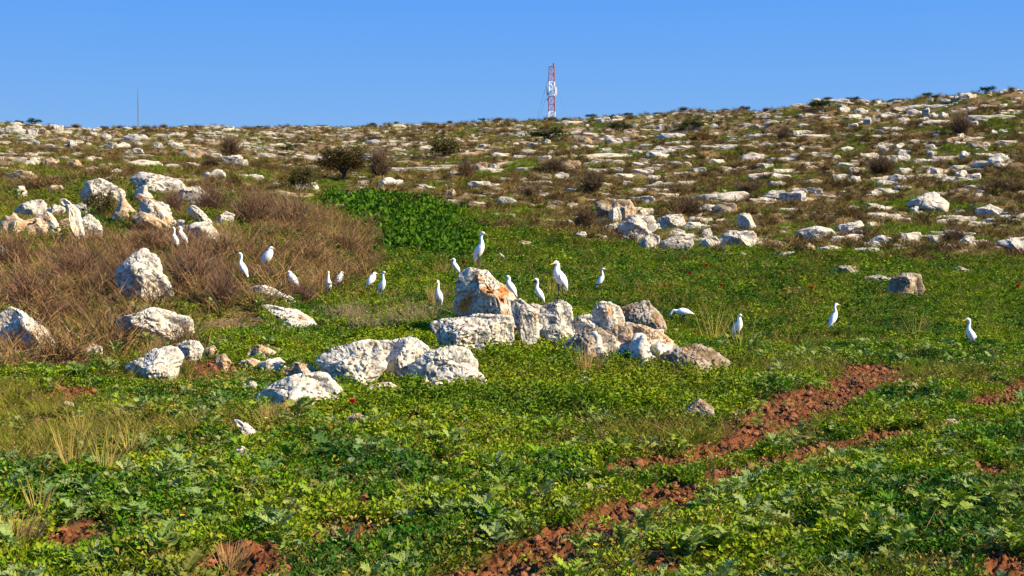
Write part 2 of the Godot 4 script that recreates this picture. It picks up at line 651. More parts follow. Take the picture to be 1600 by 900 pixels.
var feet := {}
func mark(x: float, z: float, rx: float, rz: float) -> void:
	var reach := int(ceil(maxf(rx, rz))) + 1
	for i in range(int(floor(x)) - reach, int(floor(x)) + reach + 1):
		for j in range(int(floor(z)) - reach, int(floor(z)) + reach + 1):
			var key := Vector2i(i, j)
			if not feet.has(key): feet[key] = []
			feet[key].append([x, z, rx, rz])

func on_rock(x: float, z: float) -> bool:
	var key := Vector2i(int(floor(x)), int(floor(z)))
	if not feet.has(key): return false
	for f: Array in feet[key]:
		if ((x - f[0]) / f[2]) ** 2 + ((z - f[1]) / f[3]) ** 2 < 1.0: return true
	return false

const ZOOM := {1: [0, 180, 0.25], 2: [0, 380, 0.25], 3: [340, 360, 0.25], 4: [640, 340, 0.1877], 5: [660, 460, 0.3125], 6: [360, 480, 0.2755], 7: [880, 280, 0.25], 8: [1200, 280, 0.25], 9: [700, 160, 0.25], 10: [1200, 120, 0.25], 0: [0, 0, 1.0]}
# which close-up the outline was measured in, tint, distance (0: where its foot meets the land), label, outline
const ROCKS := [
	[6, 0, 13.8, "big cream boulder with a shaded cave-like face, first of three joined boulders", [480, 290, 600, 220, 720, 200, 830, 190, 880, 330, 830, 420, 720, 470, 620, 440, 500, 350]],
	[6, 0, 14.2, "cream boulder bridging the middle of the three joined boulders", [825, 190, 1030, 172, 1130, 230, 1160, 330, 1030, 360, 880, 385, 850, 300]],
	[6, 0, 13.9, "cream boulder with dry stalks before it, last of three joined boulders", [1010, 350, 1130, 240, 1250, 225, 1350, 240, 1400, 320, 1380, 390, 1300, 440, 1150, 470, 1020, 440]],
	[6, 0, 12.6, "sloping white boulder with a dry tuft in front, nearest of the boulders", [130, 520, 250, 450, 430, 390, 540, 375, 600, 440, 680, 590, 560, 620, 300, 620, 170, 570]],
	[6, 3, 13.2, "small ochre-stained stone under the arch of the joined boulders", [660, 540, 790, 450, 900, 430, 1000, 480, 850, 550, 700, 560]],
	[6, 4, 13.9, "small tan stone behind the sloping white boulder", [310, 350, 370, 315, 450, 330, 500, 370, 420, 400, 320, 420]],
	[6, 4, 0, "upper of two small tan stones in the grass behind the sloping boulder", [95, 250, 150, 215, 260, 255, 200, 300, 100, 290]],
	[6, 4, 0, "lower of two small tan stones in the grass behind the sloping boulder", [50, 320, 120, 290, 180, 320, 130, 380, 70, 380]],
	[6, 1, 16.0, "white and rust boulder with a dark hollow under the perched egret's rock", [1120, 100, 1240, 70, 1420, 60, 1475, 140, 1430, 230, 1370, 265, 1200, 190]],
	[6, 0, 16.8, "flat-topped white rock wedged under the perched egret's rock", [1350, 50, 1420, 38, 1600, 60, 1605, 140, 1480, 160, 1400, 120]],
	[6, 4, 0, "small tan stone beside the red flower", [650, 630, 720, 605, 830, 650, 780, 690, 670, 680]],
	[6, 0, 0, "knobbly white stone low in the near grass", [20, 815, 70, 790, 150, 860, 110, 885, 50, 860]],
	[6, 0, 0, "thin white ledge showing through the grass before the sloping boulder", [0, 645, 40, 640, 180, 740, 160, 760, 90, 715]],
	[4, 3, 17.6, "tall pitted rock topped with orange lichen on which an egret perches", [400, 650, 440, 500, 520, 445, 650, 450, 705, 520, 780, 575, 880, 650, 940, 770, 850, 820, 640, 805, 500, 745, 410, 710]],
	[5, 1, 17.0, "narrow grey rock leaning from the perched egret's rock", [450, 40, 490, 30, 560, 90, 580, 150, 530, 185, 460, 115]],
	[5, 1, 18.0, "dark white-topped rock on which the largest egret stands", [595, 70, 640, 45, 700, 33, 735, 65, 745, 120, 690, 140, 620, 120]],
	[5, 0, 18.4, "small white rock between the two egrets' rocks", [528, 60, 560, 48, 600, 65, 605, 105, 545, 95]],
	[5, 1, 17.2, "grey and white slab in the middle of the rock pile", [555, 150, 600, 105, 660, 110, 720, 160, 775, 205, 700, 240, 600, 195]],
	[5, 1, 17.4, "clean white block behind the rounded brown rock of the pile", [750, 140, 790, 112, 840, 103, 895, 130, 880, 180, 780, 192]],
	[5, 2, 16.4, "rounded brown rock at the front of the rock pile", [745, 260, 775, 200, 880, 178, 957, 220, 952, 285, 900, 355, 790, 340]],
	[5, 3, 17.4, "upright block with a bright orange side on the rock pile", [858, 100, 885, 45, 930, 48, 980, 65, 1005, 135, 975, 200, 920, 205, 895, 140]],
	[5, 2, 18.8, "brown lichen-mottled rock behind the orange-sided block", [985, 75, 1060, 50, 1130, 38, 1215, 130, 1130, 155, 1030, 135]],
	[5, 4, 16.6, "long slanting slab with a dark broken face, next to the end rock of the pile", [1000, 190, 1040, 150, 1200, 208, 1275, 270, 1220, 320, 1150, 340, 1100, 320, 1005, 275]],
	[5, 4, 17.0, "small shadowed rock wedged below the orange-sided block", [910, 200, 980, 150, 1020, 190, 1010, 260, 960, 270, 920, 240]],
	[5, 2, 15.3, "broad brown-topped rock ending the rock pile beside the yellow grass", [1212, 310, 1290, 280, 1370, 262, 1470, 300, 1530, 345, 1440, 425, 1300, 425, 1230, 450]],
	[5, 2, 0, "lone grey-brown stone in the green field before the rock pile", [1285, 610, 1340, 560, 1390, 522, 1450, 570, 1465, 645, 1300, 645]],
	[5, 0, 0, "small white stone deep in the leaves before the rounded brown rock", [765, 450, 780, 410, 830, 420, 870, 465, 830, 485]],
	[5, 0, 0, "flat pale stone in the leaves, nearest the lone grey-brown stone", [795, 545, 830, 528, 882, 550, 860, 570, 810, 570]],
	[5, 4, 0, "little tan stone among the yellow-green leaves before the pile's end", [1150, 540, 1190, 515, 1220, 525, 1200, 550]],
	[2, 0, 0, "tall white rock with dark lichen streaks in the dry brown brush", [705, 220, 740, 150, 820, 80, 905, 33, 970, 80, 1000, 180, 1060, 260, 1065, 350, 1030, 375, 900, 310, 790, 310, 740, 260]],
	[2, 0, 0, "broad pale rock with stalks in front, below the tall white rock", [705, 485, 860, 450, 950, 403, 1080, 460, 1185, 470, 1185, 560, 1080, 615, 960, 590, 850, 560, 740, 530]],
	[2, 0, 0, "large clean white boulder with one dark broken corner", [765, 775, 950, 672, 1080, 643, 1138, 720, 1085, 855, 980, 870, 850, 850, 780, 835]],
	[2, 0, 0, "rounded pale stone touching the large clean white boulder", [1095, 640, 1170, 608, 1230, 620, 1265, 665, 1250, 715, 1180, 740, 1120, 700]],
	[2, 4, 0, "small pinkish stone next to the red soil bank", [1268, 665, 1330, 638, 1362, 680, 1335, 715, 1280, 705]],
	[2, 0, 0, "jagged layered white rock cut by the photo's edge beneath the brush", [-60, 480, 0, 430, 60, 398, 200, 500, 325, 600, 305, 655, 250, 692, 120, 660, 0, 640, -60, 600]],
	[2, 0, 0, "small bright white stone below the broad pale rock", [515, 680, 570, 628, 635, 650, 635, 700, 560, 705]],
	[2, 4, 0, "small dull stone in the grass below the jagged layered rock", [178, 840, 210, 793, 290, 808, 270, 852, 190, 855]],
	[2, 0, 0, "white rock cut by the photo's edge above the brown brush", [-40, 30, 0, 18, 40, 40, 54, 100, 0, 145, -40, 130]],
	[2, 4, 0, "ochre crumbling stone of the red soil bank", [1345, 720, 1400, 690, 1445, 750, 1400, 800, 1360, 780]],
	[2, 3, 0, "rusty lower stone of the red soil bank", [1500, 740, 1570, 720, 1620, 770, 1570, 800, 1510, 790]],
	[1, 1, 0, "dark grey rough rock behind the leafy bush on the knoll", [498, 480, 540, 410, 620, 395, 700, 430, 765, 480, 750, 560, 600, 595, 520, 570]],
	[1, 1, 0, "long white crest rock streaked black on top of the knoll", [808, 385, 880, 353, 990, 368, 1120, 405, 1155, 460, 1080, 490, 1000, 495, 880, 480, 830, 440]],
	[1, 1, 0, "rounded speckled rock at the end of the white crest", [1065, 515, 1160, 455, 1240, 443, 1300, 500, 1240, 555, 1100, 560]],
	[1, 1, 0, "blotched white rock topping the tumbled heap on the knoll", [85, 590, 160, 540, 270, 528, 285, 590, 220, 645, 100, 620]],
	[1, 0, 0, "small square rock in the middle of the tumbled heap", [288, 590, 340, 558, 402, 580, 395, 645, 320, 645]],
	[1, 0, 26.0, "leaning white slab propped against the tumbled heap", [355, 540, 400, 522, 440, 550, 512, 635, 512, 668, 470, 640, 410, 570]],
	[1, 0, 0, "wide pale rock ending the tumbled heap beside the brush", [470, 700, 490, 650, 550, 618, 620, 660, 635, 745, 520, 765]],
	[1, 4, 0, "yellowish upright rock at the foot of the tumbled heap", [145, 660, 220, 640, 245, 700, 215, 755, 160, 740]],
	[1, 3, 0, "orange-stained rock in the hollow of the tumbled heap", [230, 640, 290, 600, 335, 670, 400, 735, 300, 755, 240, 710]],
	[1, 4, 0, "tan wedge below the leaning white slab", [370, 660, 420, 645, 470, 700, 430, 735, 380, 720]],
	[1, 1, 0, "small spotted rock behind the leaning white slab", [450, 570, 500, 550, 560, 570, 580, 620, 500, 630]],
	[1, 3, 0, "orange-crusted ridge of rock running down the knoll", [838, 505, 880, 488, 960, 540, 1040, 610, 1112, 685, 1060, 705, 960, 660, 880, 590]],
	[1, 4, 0, "lumpy tan rock under the orange-crusted ridge", [815, 640, 870, 600, 960, 640, 1060, 700, 1000, 730, 880, 690]],
	[1, 0, 0, "pointed white rock above the rusty slope stone", [1165, 605, 1200, 558, 1260, 600, 1345, 690, 1290, 700, 1220, 650]],
	[1, 0, 0, "low pale rock beside the dry grass on the knoll's shoulder", [1338, 655, 1410, 598, 1465, 620, 1445, 665, 1360, 685]],
	[1, 3, 0, "rusty stone at the lower end of the knoll's rocks", [1295, 755, 1400, 735, 1435, 790, 1340, 800]],
	[3, 0, 0, "small white stone alone in the brown dry grass", [597, 25, 635, 15, 672, 55, 645, 75]],
	[3, 1, 0, "long sunken grey ledge beneath the pair of egrets", [160, 330, 220, 310, 300, 308, 480, 385, 480, 425, 380, 405, 240, 380]],
	[3, 0, 0, "second sunken ledge, a long pale strip in the grass", [240, 425, 330, 430, 470, 470, 600, 520, 640, 570, 570, 570, 380, 495]],
	[3, 0, 0, "short pale ledge lowest in the grass before the egrets", [390, 550, 500, 558, 595, 605, 560, 625, 450, 610]],
	[3, 1, 0, "flat grey ledge half hidden under the bare twigs", [690, 470, 780, 450, 900, 465, 920, 490, 800, 500]],
	[7, 2, 0, "split brown half of the tall cleft boulder at the hill's foot", [198, 150, 280, 118, 332, 128, 340, 220, 300, 255, 220, 240]],
	[7, 4, 0, "sunlit tan half of the tall cleft boulder at the hill's foot", [328, 132, 420, 128, 462, 190, 435, 235, 370, 250, 345, 190]],
	[7, 0, 0, "white block leaning on the tall cleft boulder", [285, 200, 345, 170, 365, 240, 345, 285, 295, 260]],
	[7, 0, 0, "big domed cream boulder before the tall cleft boulder", [345, 290, 450, 233, 555, 228, 592, 300, 520, 355, 430, 375, 350, 340]],
	[7, 1, 0, "low dark stone under the domed cream boulder", [255, 295, 340, 268, 360, 330, 300, 350, 262, 345]],
	[7, 1, 0, "black-faced white rock behind the boulder row", [598, 255, 650, 225, 740, 218, 768, 280, 700, 305, 630, 295]],
	[7, 1, 0, "dark angular first rock of the boulder row", [465, 410, 550, 338, 605, 360, 595, 425, 490, 445]],
	[7, 1, 0, "white cap rock resting over the boulder row", [598, 380, 640, 340, 710, 308, 772, 330, 740, 360, 660, 380]],
	[7, 1, 0, "low bright-topped boulder of the boulder row", [598, 405, 700, 358, 805, 358, 815, 405, 760, 448, 640, 448]],
	[7, 1, 0, "tall narrow rock standing in the boulder row", [855, 360, 880, 325, 920, 305, 935, 360, 900, 385]],
	[7, 1, 0, "dark blotched boulder between two shadow gaps in the row", [848, 400, 900, 365, 955, 355, 985, 400, 945, 440, 860, 440]],
	[7, 1, 0, "large pitted boulder closing the boulder row", [978, 370, 1030, 320, 1110, 330, 1185, 330, 1213, 370, 1192, 415, 1100, 435, 1000, 430]],
	[7, 0, 0, "smooth egg-shaped white rock above the boulder row", [1088, 240, 1110, 212, 1165, 215, 1207, 290, 1150, 312, 1095, 285]],
	[7, 0, 0, "long white bedrock slab above the boulder row", [775, 125, 900, 98, 1150, 73, 1170, 120, 1000, 145, 900, 145]],
	[7, 0, 0, "flat stone sunk at the field's edge below the boulder row", [980, 470, 1030, 455, 1060, 475, 1030, 490, 985, 490]],
	[7, 0, 0, "second flat stone at the field's edge below the boulder row", [1090, 470, 1130, 458, 1170, 478, 1120, 490]],
	[8, 0, 0, "long bedrock strip lying along the field's edge", [0, 480, 80, 462, 170, 448, 160, 470, 60, 492, 0, 492]],
	[8, 0, 0, "broad flat-topped pale rock near the field's edge", [178, 322, 300, 293, 400, 308, 432, 350, 360, 380, 250, 375]],
	[8, 0, 0, "upper rock of the broken white pair near the field's edge", [438, 290, 580, 258, 605, 290, 530, 315, 470, 335]],
	[8, 0, 0, "lower rock of the broken white pair near the field's edge", [525, 325, 570, 315, 622, 330, 635, 360, 545, 375]],
	[8, 1, 0, "egg-shaped grey rock in the scrub by the field's edge", [635, 385, 710, 348, 782, 370, 770, 412, 700, 420]],
	[8, 0, 0, "jumbled crag of white rock high in the brown scrub", [868, 160, 980, 88, 1050, 78, 1135, 150, 1105, 205, 980, 195]],
	[8, 0, 0, "knobbly white crag near the jumbled crag", [1298, 185, 1400, 155, 1475, 190, 1445, 242, 1340, 238]],
	[8, 4, 0, "small blocky rock at the end of the bedrock strip", [218, 425, 260, 398, 302, 430, 292, 460, 230, 455]],
	[8, 0, 0, "flat pale stone between the blocky rock and the long slab", [300, 435, 400, 415, 470, 430, 430, 455, 320, 455]],
	[8, 0, 0, "thin long slab bordering the green field", [465, 445, 600, 428, 700, 432, 700, 448, 560, 462]],
	[8, 0, 0, "big pale rock cut by the photo's edge above the field", [1425, 395, 1520, 368, 1640, 360, 1640, 460, 1590, 458, 1500, 430]],
	[8, 0, 0, "rounded rock in front of the dark scrub at the field's edge", [1198, 385, 1240, 360, 1285, 362, 1303, 420, 1230, 440]],
	[8, 2, 0, "large tan brown boulder standing alone in the green field", [748, 690, 780, 620, 850, 588, 960, 598, 988, 680, 972, 738, 800, 738, 760, 725]],
	[8, 2, 0, "smooth low brown rock behind the lone tan boulder", [398, 595, 440, 545, 540, 538, 592, 600, 500, 615]],
	[8, 0, 0, "low white rock strip joining the lone tan boulder", [590, 608, 700, 598, 795, 620, 770, 645, 620, 628]],
	[8, 2, 0, "small round brown rock far behind the lone tan boulder", [1148, 575, 1190, 543, 1265, 570, 1235, 605, 1170, 602]],
	[0, 0, 0, "little white pebble on the bare patch of soil", [96, 635, 103, 627, 114, 630, 115, 638, 103, 640]],
	[0, 0, 0, "little grey-white stone at the top of the leafy patch", [203, 640, 207, 629, 220, 627, 226, 634, 216, 641]],
	[0, 3, 0, "orange clod of earth lying on the green near the rut", [1468, 668, 1475, 656, 1492, 655, 1503, 665, 1497, 672, 1478, 673]],
	[0, 0, 0, "small white stone below the bright green mound", [777, 402, 781, 395, 789, 402, 784, 408]],
	[0, 4, 0, "flat tan stone on the red patch behind the perched egret", [806, 382, 815, 376, 830, 378, 824, 386, 810, 387]],
	[0, 0, 0, "pale stone by the scattered stones beyond the perched egret", [897, 370, 903, 363, 914, 362, 918, 368, 906, 373]]]

# hill rocks measured in the close-ups: x, y, width, height of each
const HILL := {
	10: [320, 150, 70, 35, 470, 200, 70, 45, 590, 215, 80, 50, 620, 280, 45, 45, 530, 310, 60, 45, 745, 240, 110, 50, 920, 220, 90, 45, 985, 220, 45, 55, 1040, 240, 55, 40, 1105, 245, 55, 45, 855, 265, 70, 25, 1290, 205, 110, 40, 1280, 295, 60, 40, 740, 325, 80, 30, 810, 325, 90, 30, 420, 305, 60, 30, 240, 300, 110, 20, 190, 350, 70, 35, 310, 365, 250, 17, 110, 460, 90, 25, 90, 515, 180, 30, 270, 540, 170, 25, 500, 545, 150, 25, 210, 455, 40, 30, 420, 510, 80, 40, 660, 485, 40, 30, 740, 455, 70, 35, 830, 430, 90, 40, 860, 470, 110, 40, 840, 500, 80, 60, 735, 515, 60, 45, 790, 520, 40, 50, 1020, 440, 70, 40, 1030, 480, 60, 40, 1240, 490, 80, 50, 1350, 490, 180, 30, 1090, 520, 100, 30, 860, 585, 100, 40, 1010, 590, 70, 60, 1060, 600, 70, 70, 1140, 590, 90, 40, 1210, 620, 90, 70, 1285, 630, 90, 60, 530, 590, 60, 50, 550, 640, 60, 45, 450, 630, 100, 50, 740, 660, 130, 40, 850, 690, 110, 25, 740, 715, 130, 40, 670, 725, 80, 50, 500, 725, 130, 35, 150, 750, 150, 80, 60, 670, 110, 45, 35, 730, 80, 40, 1290, 690, 110, 35, 1420, 685, 140, 30, 1205, 375, 45, 45, 1300, 415, 100, 50, 1200, 415, 80, 30, 1355, 450, 40, 40, 1415, 350, 50, 35, 1470, 335, 60, 18, 1580, 355, 50, 25, 1530, 490, 140, 22, 1450, 500, 70, 35, 660, 805, 100, 30, 820, 855, 70, 35, 920, 835, 60, 50, 540, 815, 80, 30, 1250, 90, 60, 30, 1375, 90, 50, 25, 1180, 130, 30, 25, 1020, 140, 30, 25, 690, 150, 40, 25, 1090, 70, 30, 14, 1460, 50, 30, 20, 60, 250, 60, 20, 220, 240, 60, 25, 360, 255, 90, 20],
	9: [620, 245, 40, 35, 570, 265, 150, 30, 500, 305, 120, 30, 330, 325, 130, 30, 490, 345, 110, 30, 600, 350, 80, 40, 800, 290, 60, 50, 850, 235, 90, 45, 1160, 200, 60, 35, 1170, 145, 40, 30, 1400, 205, 180, 35, 1030, 235, 110, 40, 1000, 215, 70, 25, 1210, 290, 120, 30, 1040, 330, 280, 35, 1300, 325, 130, 40, 1350, 300, 120, 40, 1480, 280, 110, 30, 200, 400, 90, 70, 290, 410, 80, 50, 590, 465, 110, 50, 700, 455, 90, 45, 920, 425, 150, 35, 1040, 420, 90, 35, 1180, 385, 140, 35, 1200, 430, 140, 40, 1110, 460, 160, 35, 1320, 395, 90, 25, 1450, 380, 130, 30, 1560, 430, 100, 50, 1290, 475, 80, 45, 210, 510, 180, 40, 360, 480, 90, 30, 470, 490, 60, 35, 20, 560, 50, 50, 360, 610, 120, 50, 620, 535, 80, 30, 770, 545, 90, 25, 1200, 545, 130, 30, 1320, 550, 150, 35, 990, 575, 120, 20, 930, 615, 170, 25, 680, 630, 90, 40, 640, 655, 60, 35, 770, 640, 80, 35, 800, 730, 50, 45, 60, 635, 40, 30, 1520, 600, 160, 25, 1180, 610, 100, 20, -120, 530, 60, 20, -40, 500, 120, 25, -180, 520, 80, 25, -60, 415, 120, 22, 40, 440, 80, 22, 100, 455, 60, 30],
	1: [90, 85, 110, 50, 190, 105, 80, 50, 350, 80, 90, 50, 280, 110, 70, 45, 850, 135, 150, 40, 660, 135, 70, 40, 690, 190, 80, 50, 760, 190, 80, 50, 860, 180, 60, 30, 980, 190, 60, 50, 1100, 180, 80, 30, 1180, 240, 130, 80, 1260, 230, 100, 60, 1440, 280, 120, 70, 1500, 300, 90, 70, 800, 265, 80, 30, 880, 265, 40, 30, 570, 270, 60, 30, 460, 300, 80, 60, 220, 285, 60, 50, 310, 290, 90, 60, 410, 345, 90, 30, 300, 385, 60, 30, 150, 410, 60, 35, 30, 300, 90, 40, 200, 160, 40, 30, 380, 150, 70, 30, 450, 180, 60, 60, 20, 100, 60, 40, 600, 90, 60, 35, 720, 110, 60, 35, 1060, 170, 60, 30, 1320, 310, 50, 30, 580, 340, 80, 50, 720, 350, 60, 40, 530, 80, 60, 25]}

func lay_rocks() -> void:
	var s := 100
	for q: Array in ROCKS:
		s += 1
		var zm: Array = ZOOM[q[0]]
		var pts := PackedVector2Array()
		var lo := Vector2(1e6, 1e6)
		var hi := -lo
		for i in range(0, q[4].size(), 2):
			var p := Vector2(zm[0] + q[4][i] * zm[2], zm[1] + q[4][i + 1] * zm[2])
			pts.append(p)
			lo = lo.min(p)
			hi = hi.max(p)
		var mid := (lo + hi) * 0.5
		if not Geometry2D.is_point_in_polygon(mid, pts):
			mid = Vector2.ZERO
			for p in pts: mid += p / pts.size()
		var d: float = q[2]
		if d == 0.0: d = -meet(mid.x, hi.y - 1.0).z + 0.15 * (hi.x - lo.x) * 0.01
		var m := d / F
		var where := at(mid.x, mid.y, d)
		var w := (hi.x - lo.x) * 0.5 * m
		var h := (hi.y - lo.y) * 0.5 * m
		var deep := clampf(minf(w, h * 2.2) * 0.85, h * 0.75, w * 1.3)
		where.z -= deep * 0.25
		var turn := 0.0
		if q[0] == 3 and w > h * 1.6:
			turn = -atan2(clampf(meet(hi.x - 4.0, hi.y - 3.0).z - meet(lo.x + 4.0, lo.y + 6.0).z, 0.0, w * 2.0), w * 2.0)
			where.y = minf(where.y, ground(where.x, where.z) + h * 0.1)
		var drop := where.y - ground(where.x, where.z)
		var sink := maxf(1.25, (drop + 0.06) / maxf(h, 0.02))
		var level := 5 if w * F / d > 26.0 and d < 22.0 else 4 if w * F / d > 7.0 else 3
		solo("limestone_rock", rock_mesh(poly_outline(pts, mid, m * (1.17 if q[0] in [4, 5] and d > 15.0 else 1.06)), deep, level, s, q[1], minf(sink, 4.0)), where, q[3], "rock").rotation.y = turn
		mark(where.x, where.z, w * 0.9, deep * 0.9)
	# loose stones that fill the gaps of the pile and lie round the boulders
	for i in 42:
		var px := rf(690.0, 1120.0) if i < 14 else rf(370.0, 760.0) if i < 28 else rf(10.0, 350.0)
		var row := 500.0 + absf(px - 800.0) * 0.16 + rf(-14.0, 40.0) if i < 14 else rf(575.0, 640.0) if i < 28 else rf(290.0, 385.0)
		var p := meet(px, row)
		var w := (0.30 - 0.013 * (i % 14)) if i < 14 else (0.17 - 0.008 * (i % 14)) if i < 28 else (0.42 - 0.018 * (i % 14))
		var tint: int = [0, 1, 2, 4, 0, 3][rng.randi() % 6]
		var o := solo("loose_stone", rock_mesh(round_outline(w, w * rf(0.55, 0.95), i + 50, 0.6), w * rf(0.7, 1.1), 3, 1500 + i, tint, 1.2), p + Vector3(0, w * 0.3, 0), RANK[i % 14] + (" loose stone wedged in the gaps of the rock pile" if i < 14 else " loose stone in the grass round the joined boulders" if i < 28 else " loose rock strewn among the brush of the knoll"), "stone", "stones wedged in the rock pile" if i < 14 else "stones round the joined boulders" if i < 28 else "loose rocks on the knoll")
		o.rotation.y = rf(0, TAU)
	print("outlined rocks laid")
	# twelve shapes of hill rock, shared by all of them
	var forms := []
	for k in 14:
		var flat := 0.55 if k < 6 else 0.95
		var tint: int = [0, 0, 0, 1, 0, 0, 0, 1, 4, 0, 1, 0, 2, 0][k]
		forms.append(rock_mesh(round_outline(1.0, flat, k + 1, 0.5), 0.85, 3, 700 + k, tint, 1.0, 1.0))
	var n := 0
	for key: int in HILL:
		var zm: Array = ZOOM[key]
		var a: Array = HILL[key]
		for i in range(0, a.size(), 4):
			var px: float = zm[0] + a[i] * zm[2]
			var py: float = zm[1] + a[i + 1] * zm[2]
			var p := meet(px, py + a[i + 3] * zm[2] * 0.35)
			while p.z < -198.0:
				py += 2.0
				p = meet(px, py + a[i + 3] * zm[2] * 0.35)
			hill_rock(forms, p, a[i + 2] * zm[2] * 0.5 * -p.z / F, a[i + 3] * zm[2] * 0.62 * -p.z / F, key == 1)
			n += 1
	# the rest of the rubble: bands that follow the contours
	var cand := []
	for i in 34000:
		var d := sqrt(rf(44.0 * 44.0, 215.0 * 215.0))
		var u := rf(-0.44, 0.44)
		var x := u * d
		if zone(x, -d) != 2: continue
		var y := base_height(x, -d)
		var band := sin(y * 5.5 + ns_mid.get_noise_2d(x * 0.2, d * 0.2) * 3.0)
		var patch := ns_big.get_noise_2d(x * 0.8, -d * 0.8)
		var ledge := smoothstep(0.25, 0.6, band)
		if rf(0, 1) > 0.28 + 0.6 * ledge - patch * 0.5 + (0.25 if u < -0.08 and d > 105.0 else 0.0): continue
		if u < -0.13 and d > 44.0 and d < 80.0 and rf(0, 1) < 0.75: continue
		var w := 0.07 + 0.30 * pow(rf(0, 1), 2.4) + (0.35 * rf(0, 1) if rf(0, 1) < 0.16 else 0.0)
		w *= (1.0 + 0.25 * smoothstep(90.0, 180.0, d)) * lerpf(0.62, lerpf(1.15, 0.8, smoothstep(95.0, 130.0, d)), ledge)
		if on_rock(x, -d): continue
		cand.append([w / d, Vector3(x, 0, -d), w, ledge])
	cand.sort_custom(func(p: Array, q: Array) -> bool: return p[0] > q[0])
	for i in cand.size():
		var p: Vector3 = cand[i][1]
		var w: float = cand[i][2]
		p.y = ground(p.x, p.z)
		if i < 40 and absf(p.x / p.z) < 0.39:
			hill_rock(forms, p, w, w * rf(0.4, 0.75), p.x / -p.z < -0.12)
		else:
			var k := rng.randi() % 14
			var long: float = rf(1.0, 1.6) + cand[i][3] * rf(0.0, 1.8)
			var g := rf(0.85, 1.1)
			put("rubble%d" % k, p, rf(-0.4, 0.4), rf(-0.15, 0.15), Vector3(w * long, w * rf(0.45, 0.9), w * rf(0.7, 1.1)), Color(g, g * rf(0.95, 1.0), g * rf(0.88, 1.0)))
	name_hill_rocks()
	var heap := Node3D.new()
	heap.name = "limestone_rubble"
	add_child(heap)
	tag(heap, "countless small pale limestone stones strewn over the hillsides", "rubble", "", "stuff")
	for k in 14:
		pour("rubble%d" % k, forms[k], "stone", heap)
	print("hill rocks ", n, " rubble ", cand.size())

var hill_list := []
const MARKS := [[855, 213, "the wide evergreen shrub"], [1080, 197, "the highest evergreen shrub among slabs"], [448, 232, "the round dark shrub"], [54, 190, "the green shrub on the far skyline"], [360, 230, "the bare purplish bush"], [540, 255, "the spreading tree"], [698, 235, "the rounded olive bush"], [925, 285, "the brown bushy scrub"], [866, 262, "the low dark bush"], [1378, 260, "the spreading brown bush on the hill"], [1500, 195, "the spiky dark bush on the hill"], [1282, 168, "the dark bush near the hill crest"], [1225, 212, "the round brown bush on the hill"], [1078, 325, "the wide brown bush"], [216, 195, "the thin pole"], [962, 340, "the cleft boulder"], [1440, 312, "the jumbled crag"], [1275, 365, "the broad flat-topped rock"], [620, 330, "the bright green mound"], [235, 285, "the white crest rock"], [1560, 300, "the reddish scrub clump"], [1170, 290, "the matted brown scrub on the hill"], [725, 265, "the thorny bush on the gully's rim"]]
const RANK := ["largest", "second-largest", "third-largest", "fourth-largest", "fifth-largest", "sixth-largest", "seventh-largest", "eighth-largest", "ninth-largest", "tenth-largest", "eleventh-largest", "twelfth-largest", "thirteenth-largest", "fourteenth-largest"]
func name_hill_rocks() -> void:
	hill_list.sort_custom(func(a: Array, b: Array) -> bool: return a[3] > b[3])
	var seen := {}
	for q: Array in hill_list:
		var best := 1e9
		var key := ""
		for m: Array in MARKS:
			var dx: float = q[1] - m[0]
			var dy: float = (q[2] - m[1]) * 1.6
			var far := sqrt(dx * dx + dy * dy)
			if far < best:
				best = far
				var rel := "next to" if far < 26.0 else ("uphill of" if dy < 0.0 else "downhill of") if absf(dy) > absf(dx) * 0.7 else ("on the tower side of" if (dx > 0.0) == (m[0] < 862) else "past")
				key = ("flat pale slab " if q[4] else "pale limestone boulder ") + rel + " " + m[2]
		var k: int = seen.get(key, 0)
		seen[key] = k + 1
		q[0].set_meta("label", RANK[mini(k, 13)] + " " + key)

func hill_rock(forms: Array, p: Vector3, w: float, h: float, left: bool) -> void:
	var o := MeshInstance3D.new()
	var slab := w > h * 1.9
	o.name = numbered("flat_rock" if slab else "hill_boulder")
	o.mesh = forms[rng.randi() % 6 if slab else 6 + rng.randi() % 8]
	add_child(o)
	o.position = p + Vector3(0, h * 0.25, -w * 0.3)
	var hy := h / (0.6 if slab else 0.95)
	o.scale = Vector3(w * 1.05, hy, maxf(h, w * 0.55))
	o.rotation.y = rf(-0.25, 0.25)
	if not slab and rng.randf() < 0.5: o.rotation.y += PI
	var d := -p.z
	hill_list.append([o, 800.0 + p.x / d * F, 375.0 - (p.y - EYE.y) / d * F, w / d, slab])
	var where := "beyond the dry knoll" if left else ("low on the rocky hill just above the field" if d < 62.0 else "half way up the rocky hill" if d < 95.0 else "high on the rocky hill near the skyline")
	tag(o, ("long flat limestone slab " if slab else "pale limestone boulder ") + where, "rock", ("slabs " if slab else "boulders ") + where)
	mark(p.x, p.z, w * 0.9, maxf(h, w * 0.5))

# ---------------------------------------------------------------- plants
func dir_of(yaw: float, up: float) -> Vector3:
	return Vector3(cos(yaw) * cos(up), sin(up), sin(yaw) * cos(up))

func side_of(yaw: float) -> Vector3:
	return Vector3(-sin(yaw), 0, cos(yaw))

